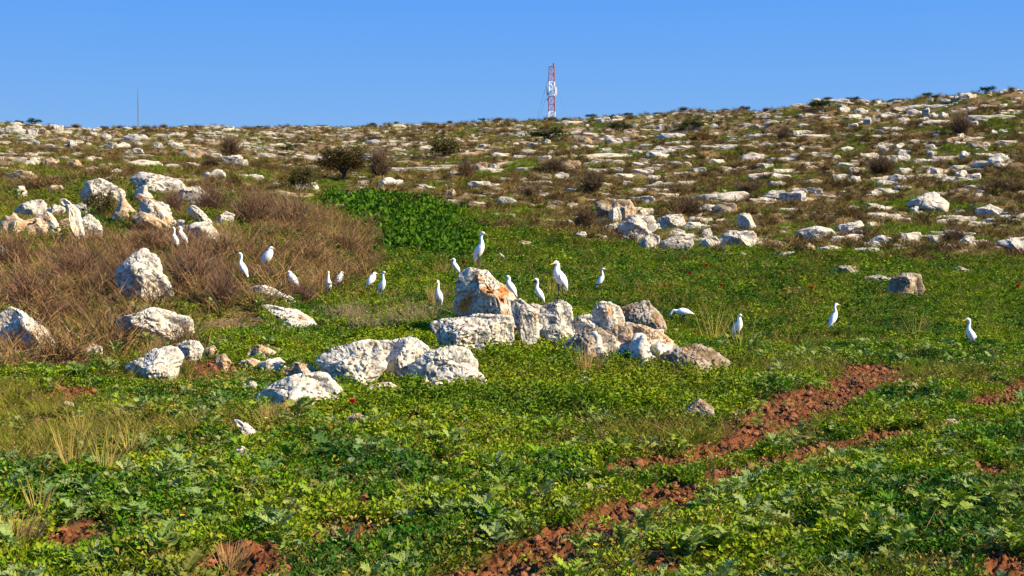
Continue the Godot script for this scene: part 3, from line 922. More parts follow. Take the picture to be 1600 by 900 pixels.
func herb(n: int, h: float, wide: float, length: float, width: float) -> ArrayMesh:
	var b := MB.new()
	for i in n:
		var yaw := rf(0, TAU)
		var r := wide * sqrt(rf(0, 1))
		var y := h * rf(0.15, 1.0) * (1.0 - 0.4 * r / wide)
		var g := pow(2.0, rf(-0.9, 0.65))
		var roll := side_of(yaw).rotated(dir_of(yaw, 0), rf(-0.9, 0.9))
		b.leaf(Vector3(cos(yaw) * r, y, sin(yaw) * r), dir_of(yaw + rf(-1, 1), rf(-0.4, 1.25)), roll, length * rf(0.6, 1.25), width * rf(0.7, 1.2), rf(0.0, 0.4), Color(g * rf(0.75, 1.25), g, g * rf(0.5, 1.3)))
		if i % 3 == 0:
			b.blade(Vector3(cos(yaw) * r * 0.3, 0, sin(yaw) * r * 0.3), dir_of(yaw, 1.2), Vector3(cos(yaw), 0, sin(yaw)) * 0.3, y, 0.006, 2, Color(0.9, 0.9, 0.6))
	return b.mesh(mats.leaf)

func tuft(n: int, h: float, wide: float, width: float, spread: float, mat: Material, segs := 3) -> ArrayMesh:
	var b := MB.new()
	for i in n:
		var yaw := rf(0, TAU)
		var r := wide * sqrt(rf(0, 1))
		var g := pow(2.0, rf(-1.0, 0.5))
		var out := Vector3(cos(yaw), 0, sin(yaw))
		b.blade(out * r, dir_of(yaw, PI / 2 - spread * rf(0.1, 1.0)), out * rf(0.0, 0.45) + Vector3(0, rf(-0.35, 0.0), 0), h * rf(0.45, 1.15), width * rf(0.7, 1.2), segs, Color(g * rf(0.9, 1.15), g, g * rf(0.7, 1.2)))
	return b.mesh(mat)

# a dome of thin branching twigs
func twigs(n: int, h: float, wide: float, width: float, leafy := 0) -> ArrayMesh:
	var b := MB.new()
	for i in n:
		var yaw := rf(0, TAU)
		var out := Vector3(cos(yaw), 0, sin(yaw))
		var lean := rf(0.05, 1.25)
		var l := h * rf(0.6, 1.1) * (1.0 - 0.2 * lean)
		var base := out * wide * 0.3 * rf(0, 1)
		var bend := Vector3(rf(-0.55, 0.55), rf(-0.2, 0.25), rf(-0.55, 0.55))
		var g := pow(2.0, rf(-1.3, 0.7))
		var col := Color(g * rf(0.95, 1.1), g, g * rf(0.85, 1.1))
		var dir := dir_of(yaw, PI / 2 - lean)
		b.blade(base, dir, bend, l, width, 3, col)
		for k in 5:
			var t := rf(0.25, 0.9)
			var p := base + dir * l * t + bend * l * t * t
			b.blade(p, (dir + Vector3(rf(-1.2, 1.2), rf(-0.5, 0.6), rf(-1.2, 1.2))).normalized(), Vector3(rf(-0.3, 0.3), rf(-0.2, 0.2), rf(-0.3, 0.3)), l * rf(0.15, 0.45), width * 0.7, 2, col)
		for k in leafy:
			var t := rf(0.4, 1.05)
			var p := base + dir * l * t + bend * l * t * t + Vector3(rf(-0.06, 0.06), rf(-0.06, 0.06), rf(-0.06, 0.06)) * h
			var ly := rf(0, TAU)
			b.leaf(p, dir_of(ly, rf(-0.4, 0.8)), side_of(ly), width * 6.0 * rf(0.6, 1.2), width * 3.0, 0.1, Color(0.55, 0.9, 0.4))
	return b.mesh(mats.dry)

# the crown of a shrub: leaf-sized faces gathered into clumps
func crown(n: int, half: Vector3, size: float, clumps: int, mat: Material) -> ArrayMesh:
	var b := MB.new()
	var heads := []
	for i in clumps:
		var a := rf(0, TAU)
		var e := rf(-0.15, 1.0)
		var q := Vector3(cos(a) * sqrt(maxf(0.0, 1.0 - e * e * 0.8)), e, sin(a) * sqrt(maxf(0.0, 1.0 - e * e * 0.8))) * rf(0.45, 0.95)
		heads.append([q * half, rf(0.2, 0.42) * half.y])
	for i in n:
		var hd: Array = heads[rng.randi() % clumps]
		var o: Vector3 = Vector3(rng.randfn(), rng.randfn() * 0.8, rng.randfn()) * (hd[1] * 0.6)
		var yaw := rf(0, TAU)
		var g := rf(0.65, 1.3)
		b.leaf(hd[0] + o, dir_of(yaw, rf(-0.5, 1.0)), side_of(yaw).rotated(dir_of(yaw, 0), rf(-1, 1)), size * rf(0.7, 1.3), size * rf(0.45, 0.7), rf(0, 0.3), Color(g * rf(0.9, 1.2), g, g * rf(0.7, 1.2)))
	return b.mesh(mat)

func stems(n: int, reach: Vector3, thick: float, col: Color) -> ArrayMesh:
	var b := MB.new()
	for i in n:
		var a := TAU * i / n + rf(-0.4, 0.4)
		var tip := Vector3(cos(a) * reach.x * rf(0.4, 0.9), reach.y * rf(0.55, 1.0), sin(a) * reach.z * rf(0.4, 0.9))
		var k1 := tip * 0.33 + Vector3(rf(-0.1, 0.1), 0.08, rf(-0.1, 0.1)) * reach.y
		var k2 := tip * 0.68 + Vector3(rf(-0.12, 0.12), 0.05, rf(-0.12, 0.12)) * reach.y
		b.tube([Vector3(0, -0.1, 0), k1, k2, tip], [thick, thick * 0.75, thick * 0.5, thick * 0.2], 6, col)
		for j in 2:
			var q := k2 + Vector3(rf(-0.35, 0.35) * reach.x, rf(0.0, 0.35) * reach.y, rf(-0.35, 0.35) * reach.z)
			b.tube([k1.lerp(k2, 0.5 + 0.4 * j), q], [thick * 0.45, thick * 0.15], 5, col)
	return b.mesh(mats.matte)

func tinted(m: StandardMaterial3D, col: Color) -> StandardMaterial3D:
	var t: StandardMaterial3D = m.duplicate()
	t.albedo_color = col.linear_to_srgb()
	return t

var lush := Color(0.105, 0.215, 0.008)
var lime := Color(0.225, 0.285, 0.011)
var deepg := Color(0.03, 0.10, 0.01)
var silver := Color(0.24, 0.29, 0.11)
var olive := Color(0.17, 0.17, 0.023)
var hay := Color(0.36, 0.24, 0.085)
var rusty := Color(0.23, 0.128, 0.064)

func make_cover() -> void:
	rng.seed = 4001
	for k in 4: forms_herb.append(herb(22, 0.13, 0.075, 0.038, 0.027))
	for k in 2: forms_bush.append(herb(28, 0.19, 0.075, 0.038, 0.024))
	var grass := tuft(16, 0.13, 0.05, 0.0075, 0.9, mats.leaf)
	var sward := tuft(26, 0.10, 0.11, 0.011, 1.0, mats.leaf, 2)
	var broad := herb(9, 0.11, 0.09, 0.075, 0.055)
	var straw := tuft(12, 0.26, 0.05, 0.006, 0.7, mats.dry)
	# rosettes of lobed leaves for the near field
	var lobed := []
	for k in 3:
		var lb := MB.new()
		for i in 9:
			var yaw := TAU * i / 9.0 + rf(-0.4, 0.4)
			var up := rf(0.1, 1.0)
			var dir := dir_of(yaw, up)
			var side := side_of(yaw)
			var l := rf(0.05, 0.10)
			var g := pow(2.0, rf(-0.6, 0.6))
			var c := Color(g * rf(0.85, 1.2), g, g * rf(0.6, 1.4))
			var p := Vector3(cos(yaw), 0, sin(yaw)) * 0.01 + Vector3(0, rf(0.02, 0.07), 0)
			for j in 5:
				var a := p + dir * l * j * 0.2 - Vector3(0, l * 0.012 * j * j, 0)
				var e := p + dir * l * (j + 1) * 0.2 - Vector3(0, l * 0.012 * (j + 1) * (j + 1), 0)
				var reach := l * (0.14 + 0.16 * sin(PI * (j + 0.7) / 5.5)) * rf(0.7, 1.3)
				for s: float in [-1.0, 1.0]:
					var tip := a.lerp(e, 0.7) + side * s * reach + Vector3(0, rf(0.0, 0.012), 0)
					lb.tri(a, tip, e, c)
					lb.tri(a, a.lerp(e, 0.2) + side * s * reach * 0.7, tip, c)
		lobed.append(lb.mesh(mats.leaf))
	var n := 0
	# the near field, then the middle, then the far side; copies per square metre fall with distance
	for ring: Array in [[5.2, 9.0, 460.0], [9.0, 14.0, 330.0], [14.0, 22.0, 190.0], [22.0, 34.0, 100.0], [34.0, 58.0, 60.0]]:
		var count := int((0.45 * (ring[1] ** 2 - ring[0] ** 2) + 3.6 * (ring[1] - ring[0])) * ring[2])
		for i in count:
			var d := sqrt(rf(ring[0] ** 2, ring[1] ** 2))
			var x := rf(-1.0, 1.0) * (0.45 * d + 1.8)
			var z := -d
			var u := x / d
			var zn := zone(x, z)
			if zn == 2: continue
			var mixn := ns_mid.get_noise_2d(x * 1.1 + 70.0, z * 1.1)
			if zn == 1 and rf(0, 1) < 0.55 - mixn: continue
			if bare(x, z) > rf(0.02, 0.6) and rf(0, 1) > 0.05: continue
			if zn == 0 and d < 26.0 and ns_small.get_noise_2d(x * 1.6 + 9.0, z * 1.6) < rf(-0.6, -0.02): continue
			if on_rock(x, z): continue
			var p := Vector3(x, ground(x, z) - 0.01, z)
			var big := 1.0 + 0.7 * smoothstep(14.0, 45.0, d)
			var patch := ns_big.get_noise_2d(x * 5.0, z * 5.0)
			var spot := ns_mid.get_noise_2d(x * 3.0 - 30.0, z * 3.0)
			var dryness := ns_big.get_noise_2d(x * 2.6 + 15.0, z * 2.6 - 60.0) + 0.16 * smoothstep(-0.12, -0.35, u) + 0.12 * (1.0 - smoothstep(6.0, 9.0, d)) * smoothstep(0.0, -0.25, u) - 0.03
			var col := lush.lerp(lime, smoothstep(-0.3, 0.4, patch + spot * 0.5 + rf(-0.35, 0.35)))
			col = col.lerp(deepg, smoothstep(0.0, 0.45, -patch + rf(-0.3, 0.2)))
			if zn == 0: col = col.lerp(olive, smoothstep(0.12, 0.42, dryness + rf(-0.2, 0.2)))
			else: col = col.lerp(olive, 0.5)
			col = col * rf(0.75, 1.2)
			if rf(0, 1) < 0.1: col = col.lerp(hay, rf(0.2, 0.8))
			var r := rf(0, 1)
			var mid_field := smoothstep(10.5, 12.5, d) * (1.0 - smoothstep(17.0, 19.0, d)) * smoothstep(-0.17, -0.1, u) * (1.0 - smoothstep(0.11, 0.2, u))
			var sc := big * rf(0.6, 1.3) * (1.0 + 0.45 * spot)
			if d < 16.0 and (bare(x, z - 0.25) > 0.4 or bare(x - 0.15, z - 0.12) > 0.4): sc *= 0.6
			if rf(0, 1) < mid_field * 0.8:
				put("bush%d" % (rng.randi() % 2), p, rf(0, TAU), rf(-0.2, 0.2), Vector3(sc, sc * rf(0.6, 1.1), sc), col.lerp(lime, 0.35))
			elif d > 20.0:
				if r < 0.05: put("bush%d" % (rng.randi() % 2), p, rf(0, TAU), rf(-0.2, 0.2), Vector3(1.5, rf(0.7, 1.4), 1.5) * sc, col.lerp(deepg, rf(0, 1)))
				elif r < 0.6: put("sward", p, rf(0, TAU), rf(-0.15, 0.15), Vector3(sc, sc * 1.1, sc) * 1.1, col.lerp(olive, rf(0, 0.5)) * rf(0.8, 1.15))
				elif r < 0.9: put("herb%d" % (rng.randi() % 4), p, rf(0, TAU), rf(-0.2, 0.2), Vector3(sc, sc * 0.8, sc), col)
				elif r < 0.97: put("straw", p, rf(0, TAU), rf(-0.3, 0.3), Vector3.ONE * sc * rf(0.5, 1.0), hay.lerp(rusty, rf(0, 1)))
				else: put("broad", p, rf(0, TAU), rf(-0.2, 0.2), Vector3.ONE * sc * 0.7, col)
			elif dryness + rf(-0.15, 0.15) > 0.36:
				if r < 0.4: put("straw", p, rf(0, TAU), rf(-0.2, 0.2), Vector3.ONE * sc * rf(0.5, 0.9), hay.lerp(olive, rf(0.2, 1)))
				else: put("grass", p, rf(0, TAU), rf(-0.2, 0.2), Vector3.ONE * sc, olive.lerp(lime, rf(0, 0.8)))
			elif r < 0.5: put("herb%d" % (rng.randi() % 4), p, rf(0, TAU), rf(-0.25, 0.25), Vector3.ONE * sc * 0.85, col)
			elif r < 0.78: put("grass", p, rf(0, TAU), rf(-0.2, 0.2), Vector3.ONE * sc, col)
			elif r < 0.92: put("lobed%d" % (rng.randi() % 3), p, rf(0, TAU), rf(-0.3, 0.3), Vector3(1, rf(0.7, 1.4), 1) * sc * rf(0.6, 1.25), col.lerp(silver, rf(0.0, 0.9)))
			elif r < 0.97: put("straw", p, rf(0, TAU), rf(-0.4, 0.4), Vector3.ONE * sc * rf(0.3, 0.6), hay.lerp(rusty, rf(0, 1)))
			else: put("herb%d" % (rng.randi() % 4), p, rf(0, TAU), rf(-0.25, 0.25), Vector3.ONE * sc * 0.8, hay.lerp(lime, rf(0.2, 0.9)))
			n += 1
	# the bright leafy mound beyond the rocks
	for i in 9000:
		var d := sqrt(rf(36.0 * 36.0, 58.0 * 58.0))
		var u := rf(-0.145, 0.0)
		var x := u * d
		var e := absf(u + 0.085 + (d - 47.0) * 0.0022) / lerpf(0.035, 0.065, (d - 36.0) / 22.0)
		e += ns_mid.get_noise_2d(x * 1.4, -d * 1.4) * 0.9
		if rf(0, 1) > 1.0 - smoothstep(0.35, 1.15, e): continue
		put("broad", Vector3(x, ground(x, -d), -d), rf(0, TAU), rf(-0.3, 0.3), Vector3(2.0, rf(1.6, 4.0), 2.0) * rf(0.4, 1.1), deepg.lerp(lush, rf(-0.1, 0.8) + ns_mid.get_noise_2d(x * 2.0, -d * 2.0) * 0.8).lerp(lime, rf(0, 0.2)))
	# dead leaves and pale bits lying between the plants
	var dead := herb(8, 0.03, 0.09, 0.035, 0.02)
	for i in 7000:
		var d := sqrt(rf(27.0, 34.0 ** 2)) if i % 3 == 0 else sqrt(rf(27.0, 15.0 ** 2))
		var x := rf(-0.45, 0.45) * d
		if zone(x, -d) == 2 or on_rock(x, -d): continue
		if bare(x, -d) > 0.6 and rf(0, 1) < 0.8: continue
		var tone := rusty.lerp(hay, rf(0, 1)) * rf(0.6, 1.2)
		put("dead", Vector3(x, ground(x, -d) + rf(0.0, 0.03), -d), rf(0, TAU), rf(-0.3, 0.3), Vector3.ONE * rf(0.5, 1.2), tone)
	tag(pour("dead", dead, "leaf_litter"), "withered brown and pale leaves lying between the weeds", "leaf litter", "", "stuff")
	# small yellow blossoms dotted over the field
	var bl := MB.new()
	for k in 5: bl.leaf(Vector3(0, 0.13, 0), dir_of(TAU * k / 5.0, 0.4), side_of(TAU * k / 5.0), 0.013, 0.012, 0.1, Color(0.75, 0.5, 0.02))
	bl.blade(Vector3.ZERO, Vector3.UP, Vector3(0.1, 0, 0), 0.13, 0.004, 2, Color(0.1, 0.16, 0.02))
	for i in 420:
		var d := sqrt(rf(28.0, 20.0 ** 2))
		var x := rf(-0.44, 0.44) * d
		if bare(x, -d) > 0.3 or on_rock(x, -d): continue
		put("bloom", Vector3(x, ground(x, -d), -d), rf(0, TAU), rf(-0.3, 0.3), Vector3.ONE * rf(0.7, 1.3), Color(1, rf(0.8, 1.1), 1))
	tag(pour("bloom", bl.mesh(mats.leaf), "yellow_blossoms"), "tiny yellow blossoms dotted through the near weeds", "flowers", "", "stuff")
	# soil crumbs on the bare strips
	for i in 26000:
		var d := sqrt(rf(30.0, 420.0))
		var x := rf(-0.42, 0.42) * d
		if bare(x, -d) < 0.3: continue
		var g := rf(0.6, 1.1)
		var s := 0.005 + 0.04 * pow(rf(0, 1), 6.0)
		put("crumb", Vector3(x, ground(x, -d), -d), rf(0, TAU), rf(-0.5, 0.5), Vector3(s, s * 0.75, s * 0.9), Color(0.22 * g, 0.082 * g, 0.033 * g))
	for k in 4: tag(pour("herb%d" % k, forms_herb[k], "field_herbs"), ["small oval-leaved green weeds carpeting the field", "rounder-leaved green weeds mixed through the field", "loose sprawling green weeds mixed through the field", "fine-leaved green weeds mixed through the field"][k], "weeds", "", "stuff")
	for k in 2: tag(pour("bush%d" % k, forms_bush[k], "leafy_undergrowth"), ["tall yellow-green leafy growth before the rock pile", "upright bushy green growth before the rock pile"][k], "weeds", "", "stuff")
	tag(pour("grass", grass, "grass"), "short green grass blades between the field weeds", "grass", "", "stuff")
	tag(pour("sward", sward, "meadow_grass"), "green and olive meadow grass beyond the rock pile", "grass", "", "stuff")
	tag(pour("broad", broad, "broad_leaves"), "larger dark green leaves in the field and on the bright mound", "weeds", "", "stuff")
	for k in 3: tag(pour("lobed%d" % k, lobed[k], "lobed_weeds"), ["grey-green rosettes of lobed leaves through the near field", "bright green rosettes of jagged leaves through the near field", "pale jagged-leaved weeds through the near field"][k], "weeds", "", "stuff")
	tag(pour("straw", straw, "dry_grass"), "straw-coloured dry grass scattered through the field", "grass", "", "stuff")
	var soil_mat: StandardMaterial3D = mats.matte
	var sp: Array = sphere(2)
	var sv := PackedVector3Array()
	var scol := PackedColorArray()
	for q: Vector3 in sp[0]:
		sv.append(q * (1.0 + 0.9 * ns_rock.get_noise_3d(q.x * 1.6, q.y * 1.6, q.z * 1.6)))
		scol.append(Color.WHITE)
	tag(pour("crumb", indexed(sv, sp[1], scol, soil_mat), "soil_crumbs"), "loose red-brown crumbs of earth along the ruts", "soil", "", "stuff")
	print("field plants ", n)

var forms_herb := []
var forms_bush := []

func make_scrub() -> void:
	rng.seed = 5002
	# low dry tussocks and green tufts over the hills
	var tussock := tuft(34, 0.42, 0.18, 0.026, 1.2, mats.dry)
	var brush := twigs(36, 0.5, 0.3, 0.024)
	var green := tuft(26, 0.22, 0.18, 0.028, 1.1, mats.leaf, 2)
	for i in 62000:
		var d := sqrt(rf(40.0 ** 2, 210.0 ** 2)) if i % 2 else sqrt(rf(40.0 ** 2, 110.0 ** 2))
		var u := rf(-0.44, 0.44)
		var x := u * d
		if zone(x, -d) != 2: continue
		if on_rock(x, -d): continue
		var p := Vector3(x, ground(x, -d) - 0.02, -d)
		var g := ns_big.get_noise_2d(x * 1.9 + 40.0, -d * 1.9) + ns_mid.get_noise_2d(x * 1.7, -d * 1.7) * 0.5
		if u < -0.1 and d < 85.0: g += 0.22
		var sc := rf(0.6, 1.3) * (1.0 + 0.35 * smoothstep(80.0, 180.0, d))
		var r := rf(0, 1)
		if g + rf(-0.12, 0.12) > 0.14: put("hillgreen", p, rf(0, TAU), rf(-0.2, 0.2), Vector3(sc * 1.2, sc, sc * 1.2), lush.lerp(olive, rf(0.2, 1.0)).lerp(lime, rf(0, 0.4)))
		elif r < 0.5: put("tussock", p, rf(0, TAU), rf(-0.2, 0.2), Vector3(sc, sc * 0.8, sc), rusty.lerp(hay, rf(0, 1.4)).lerp(olive, rf(0, 0.45)) * rf(0.9, 1.3))
		elif r < 0.85: put("brush", p, rf(0, TAU), rf(-0.2, 0.2), Vector3(sc, sc * 0.75, sc), rusty.lerp(olive, rf(0, 0.7)) * rf(0.5, 1.1))
		else: put("hillgreen", p, rf(0, TAU), rf(-0.2, 0.2), Vector3(sc, sc, sc), olive.lerp(deepg, rf(0, 0.6)))
	# the knoll: dense brown brush with leaning stems
	var stalk := tuft(15, 0.6, 0.10, 0.015, 0.8, mats.dry)
	var fuzz := twigs(22, 0.5, 0.25, 0.013)
	for i in 7000:
		var d := sqrt(rf(13.0 ** 2, 43.0 ** 2))
		var u := rf(-0.44, -0.085)
		var x := u * d
		if zone(x, -d) != 1 or on_rock(x, -d): continue
		var p := Vector3(x, ground(x, -d) - 0.03, -d)
		var g := ns_mid.get_noise_2d(x * 0.9 + 20.0, -d * 0.9)
		if g > 0.3: continue
		if ns_mid.get_noise_2d(x * 3.1 + 5.0, -d * 3.1) < rf(-0.35, 0.12): continue
		if d > 25.0 and u < -0.2 and rf(0, 1) < 0.6: continue
		var sc := rf(0.45, 1.2) * (1.0 - 0.4 * smoothstep(25.0, 28.0, d) * smoothstep(-0.17, -0.22, u))
		var warm := rusty.lerp(hay, clampf(rf(-0.2, 0.6) - g * 0.5 + 0.2 * smoothstep(-0.2, -0.12, u), 0.0, 1.0)) * rf(0.7, 1.15)
		if rf(0, 1) < 0.55: put("stalk", p, rf(0, TAU), rf(-0.15, 0.15), Vector3(sc, sc * rf(0.7, 1.1), sc), warm, rf(-0.1, 0.35))
		else: put("fuzz", p, rf(0, TAU), rf(-0.15, 0.15), Vector3(sc, sc * 0.8, sc) * 1.1, warm * rf(0.7, 1.1), rf(-0.1, 0.3))
	tag(pour("tussock", tussock, "dry_tussocks"), "straw-brown tussocks of grass covering the rocky hills", "grass", "", "stuff")
	tag(pour("brush", brush, "low_brush"), "low dark brown thorny scrub covering the rocky hills", "scrub", "", "stuff")
	tag(pour("hillgreen", green, "hill_grass"), "patches of green grass between the hill rocks", "grass", "", "stuff")
	tag(pour("stalk", stalk, "dry_stalks"), "leaning reddish-brown dry stalks massed on the knoll", "grass", "", "stuff")
	tag(pour("fuzz", fuzz, "dry_underbrush"), "fine tangled brown underbrush massed on the knoll", "scrub", "", "stuff")
	make_shrubs()

# x, foot row, width, height in the photograph, kind (0 dark evergreen, 1 olive, 2 bare brown), label
const SHRUBS := [
	[855, 220, 72, 24, 0, "wide dark evergreen shrub below the lattice tower"], [1080, 204, 58, 20, 0, "dark evergreen shrub high on the rocky hill between pale slabs"],
	[968, 207, 55, 18, 0, "dark green shrub beside a bare bush high on the rocky hill"], [448, 239, 28, 17, 0, "round dark green shrub on the far slope near the spreading tree"],
	[54, 194, 32, 11, 0, "rounded green shrub on the skyline at the far end of the ridge"], [360, 245, 48, 42, 2, "bare purplish-brown bush among white rocks on the far slope"],
	[470, 303, 52, 52, 1, "olive-brown bush before the spreading tree in the gully"], [593, 277, 40, 56, 2, "tall grey-brown bare bush next to the spreading tree"],
	[698, 248, 64, 40, 1, "rounded olive bush on the slope behind the bright green mound"], [925, 300, 52, 40, 2, "brown bushy scrub among slabs above the cleft boulder"],
	[866, 268, 52, 26, 2, "low dark brown bush behind the twin white rocks"], [728, 278, 40, 34, 2, "brown thorny bush on the gully's rim"],
	[1378, 272, 62, 36, 2, "dark brown spreading bush below the stacked white blocks"], [1500, 211, 36, 42, 2, "spiky dark bush standing up on the rocky hill"],
	[1282, 176, 38, 24, 0, "dark bush near the crest of the rocky hill"], [1225, 220, 32, 24, 2, "round brown bush beside a tilted white slab"],
	[912, 358, 48, 40, 2, "twiggy brown bush leaning on the cleft boulder"], [1078, 336, 64, 32, 2, "wide brown bush above the boulder row"],
	[1490, 384, 52, 34, 2, "shadowy brown bush at the field's edge"], [1345, 376, 60, 22, 2, "low brown bush among the white pair of rocks"],
	[1120, 398, 30, 22, 2, "small reddish-brown bush at the foot of the boulder row"], [160, 340, 56, 46, 1, "leafy olive bush covering the dark grey rock on the knoll"],
	[330, 262, 40, 18, 2, "dark thorny clump by the white rocks on the far slope"], [70, 240, 54, 14, 2, "low reddish scrub clump on the near end of the far slope"],
	[540, 255, 30, 14, 1, "low olive clump behind the spreading tree"], [1560, 300, 70, 22, 2, "reddish scrub clump near the photo's edge on the rocky hill"],
	[1170, 300, 60, 18, 2, "matted brown scrub above the long bedrock slab"], [830, 305, 60, 18, 2, "reddish-brown scrub mat by the gully stones"]]

const DRY := [[45, 478, 120, 75, "dry brown bush above the jagged layered rock"], [115, 440, 120, 70, "wide dry brown bush below the tumbled heap"], [300, 460, 120, 95, "thick dry bush between the tall white rock and the grey ledge"], [350, 478, 70, 70, "dry bush with arching stems at the end of the grey ledge"], [165, 462, 70, 60, "dry bush against the shaded side of the tall white rock"], [395, 350, 100, 60, "pale brown dry bush on the knoll's shoulder"], [455, 365, 100, 70, "golden-brown dry bush nearest the bright green mound"], [345, 405, 90, 60, "dry bush behind the slender egret"], [240, 395, 90, 50, "dry bush just behind the tall white rock"], [20, 420, 80, 60, "dry bush by the white rock above the brown brush"], [480, 415, 80, 50, "dry bush behind the small hunched egret"], [330, 330, 70, 50, "dry bush at the end of the white crest"], [200, 430, 60, 50, "low dry bush touching the tall white rock"], [90, 500, 90, 40, "low dry bush at the brush's lower edge"], [415, 440, 60, 30, "low dry bush on the long sunken ledge"], [470, 470, 70, 36, "low dry bush beside the second sunken ledge"], [60, 300, 120, 30, "faded dry bush behind the tumbled heap"], [540, 400, 80, 46, "dry bush at the edge of the green field"], [270, 330, 60, 40, "dry bush above the orange-crusted ridge"]]

func make_shrubs() -> void:
	var mk := [tinted(mats.leaf, Color(0.026, 0.052, 0.011)), tinted(mats.leaf, Color(0.095, 0.08, 0.025)), tinted(mats.dry, Color(0.16, 0.105, 0.06))]
	var wood := Color(0.09, 0.065, 0.05)
	var crowns := [[], [], []]
	var sticks := []
	for k in 3:
		crowns[0].append(crown(1100, Vector3(1, 0.62, 0.8), 0.11, 26, mk[0]))
		crowns[1].append(crown(1500, Vector3(1, 0.7, 0.85), 0.12, 34, mk[1]))
		var tw := twigs(420, 1.05, 1.0, 0.03)
		tw.surface_set_material(0, mk[2])
		crowns[2].append(tw)
		sticks.append(stems(7, Vector3(0.9, 0.85, 0.7), 0.03, wood))
	for q: Array in SHRUBS:
		var p := meet(q[0], q[1])
		var m := -p.z / F
		shrub(p, q[2] * m * 0.5, q[3] * m, crowns[q[4]][rng.randi() % 3], sticks[rng.randi() % 3], q[5], ["evergreen_shrub", "olive_bush", "bare_bush"][q[4]], "", q[4] == 2)
	# small bushes that break the skyline, placed along the crest
	var nth := ["nearest", "second", "third", "fourth", "fifth", "sixth", "seventh", "eighth", "ninth", "tenth", "eleventh", "twelfth", "thirteenth", "fourteenth", "fifteenth", "sixteenth", "seventeenth", "eighteenth", "nineteenth", "twentieth", "twenty-first", "twenty-second", "twenty-third", "twenty-fourth", "twenty-fifth", "twenty-sixth", "twenty-seventh", "twenty-eighth"]
	var xs := []
	for i in 46: xs.append(lerpf(8.0, 1592.0, (i + rf(0.15, 0.85)) / 46.0))
	for px: float in xs:
		var best := Vector3.ZERO
		var high := -9.0
		for k in 60:
			var d := 100.0 + k * 2.4
			var x := ray(px, 200).x * d
			var t := (ground(x, -d) - EYE.y) / d
			if t > high:
				high = t
				best = Vector3(x, ground(x, -d), -d)
		var rank := 0
		for o: float in xs:
			if (o < 862.0) == (px < 862.0) and absf(o - 862.0) < absf(px - 862.0): rank += 1
		var w := rf(0.35, 0.95)
		shrub(best, w, w * rf(0.5, 0.95), crowns[0 if rf(0, 1) < 0.7 else 2][rng.randi() % 3], sticks[rng.randi() % 3], "small dark skyline bush, %s from the lattice tower toward the %s" % [nth[mini(rank, 27)], "thin pole" if px < 862.0 else "top of the rocky hill"], "skyline_bush", "bushes along the skyline", false)
	# dry domed bushes on the knoll
	var domes := []
	for k in 3:
		var tw := twigs(260, 1.2, 1.0, 0.02)
		tw.surface_set_material(0, tinted(mats.dry, [Color(0.26, 0.145, 0.08), Color(0.29, 0.18, 0.09), Color(0.2, 0.115, 0.07)][k]))
		domes.append(tw)
	for q: Array in DRY:
		var p := meet(q[0], q[1])
		var m := -p.z / F
		shrub(p, q[2] * m * 0.5, q[3] * m, domes[rng.randi() % 3], sticks[rng.randi() % 3], q[4], "dry_bush", "dry bushes of the knoll", true)
	spreading_tree()

func shrub(p: Vector3, w: float, h: float, foliage: Mesh, stick: Mesh, label: String, called: String, group: String, bare_kind: bool) -> void:
	var t := thing(called, p, label, "bush", group)
	var s := Vector3(w, h * (0.85 if bare_kind else 1.0), w * 0.85)
	var c := part("twig_crown" if bare_kind else "foliage", foliage, t)
	c.scale = s if bare_kind else Vector3(w, h * 0.8, w * 0.85)
	c.position.y = 0.0 if bare_kind else h * 0.35
	c.rotation.y = rf(0, TAU)
	var st := part("stem", stick, t)
	st.scale = s
	st.rotation.y = rf(0, TAU)

func spreading_tree() -> void:
	var p := meet(537, 283)
	var m := -p.z / F
	var t := thing("spreading_tree", p, "low spreading olive-brown tree in the gully between the two slopes", "tree")
	var w := 44.0 * m
	var h := 62.0 * m
	var bark := Color(0.07, 0.05, 0.04)
	var tr := MB.new()
	tr.tube([Vector3(0, -0.1, 0), Vector3(0.05, h * 0.15, 0), Vector3(-0.05, h * 0.32, 0.05)], [0.17, 0.13, 0.1], 8, bark)
	part("trunk", tr.mesh(mats.matte), t)
	for i in 7:
		var a := TAU * i / 7.0 + 0.3
		var b := MB.new()
		var tip := Vector3(cos(a) * w * 0.8, h * rf(0.45, 0.85), sin(a) * w * 0.7)
		var root := Vector3(0, h * rf(0.1, 0.28), 0)
		b.tube([root, root.lerp(tip, 0.35) + Vector3(0, h * 0.08, 0), root.lerp(tip, 0.7) + Vector3(0, h * 0.06, 0), tip], [0.09, 0.065, 0.045, 0.015], 6, bark)
		for k in 3:
			b.tube([root.lerp(tip, 0.5 + k * 0.13) + Vector3(0, h * 0.07, 0), root.lerp(tip, 0.7 + k * 0.12) + Vector3(rf(-0.4, 0.4), rf(0.1, 0.5), rf(-0.4, 0.4))], [0.035, 0.01], 5, bark)
		part("limb", b.mesh(mats.matte), t)
	var green := tinted(mats.leaf, Color(0.085, 0.06, 0.02))
	var c := part("crown", crown(6500, Vector3(w * 1.0, h * 0.42, w * 0.85), 0.12, 90, green), t)
	c.position.y = h * 0.42

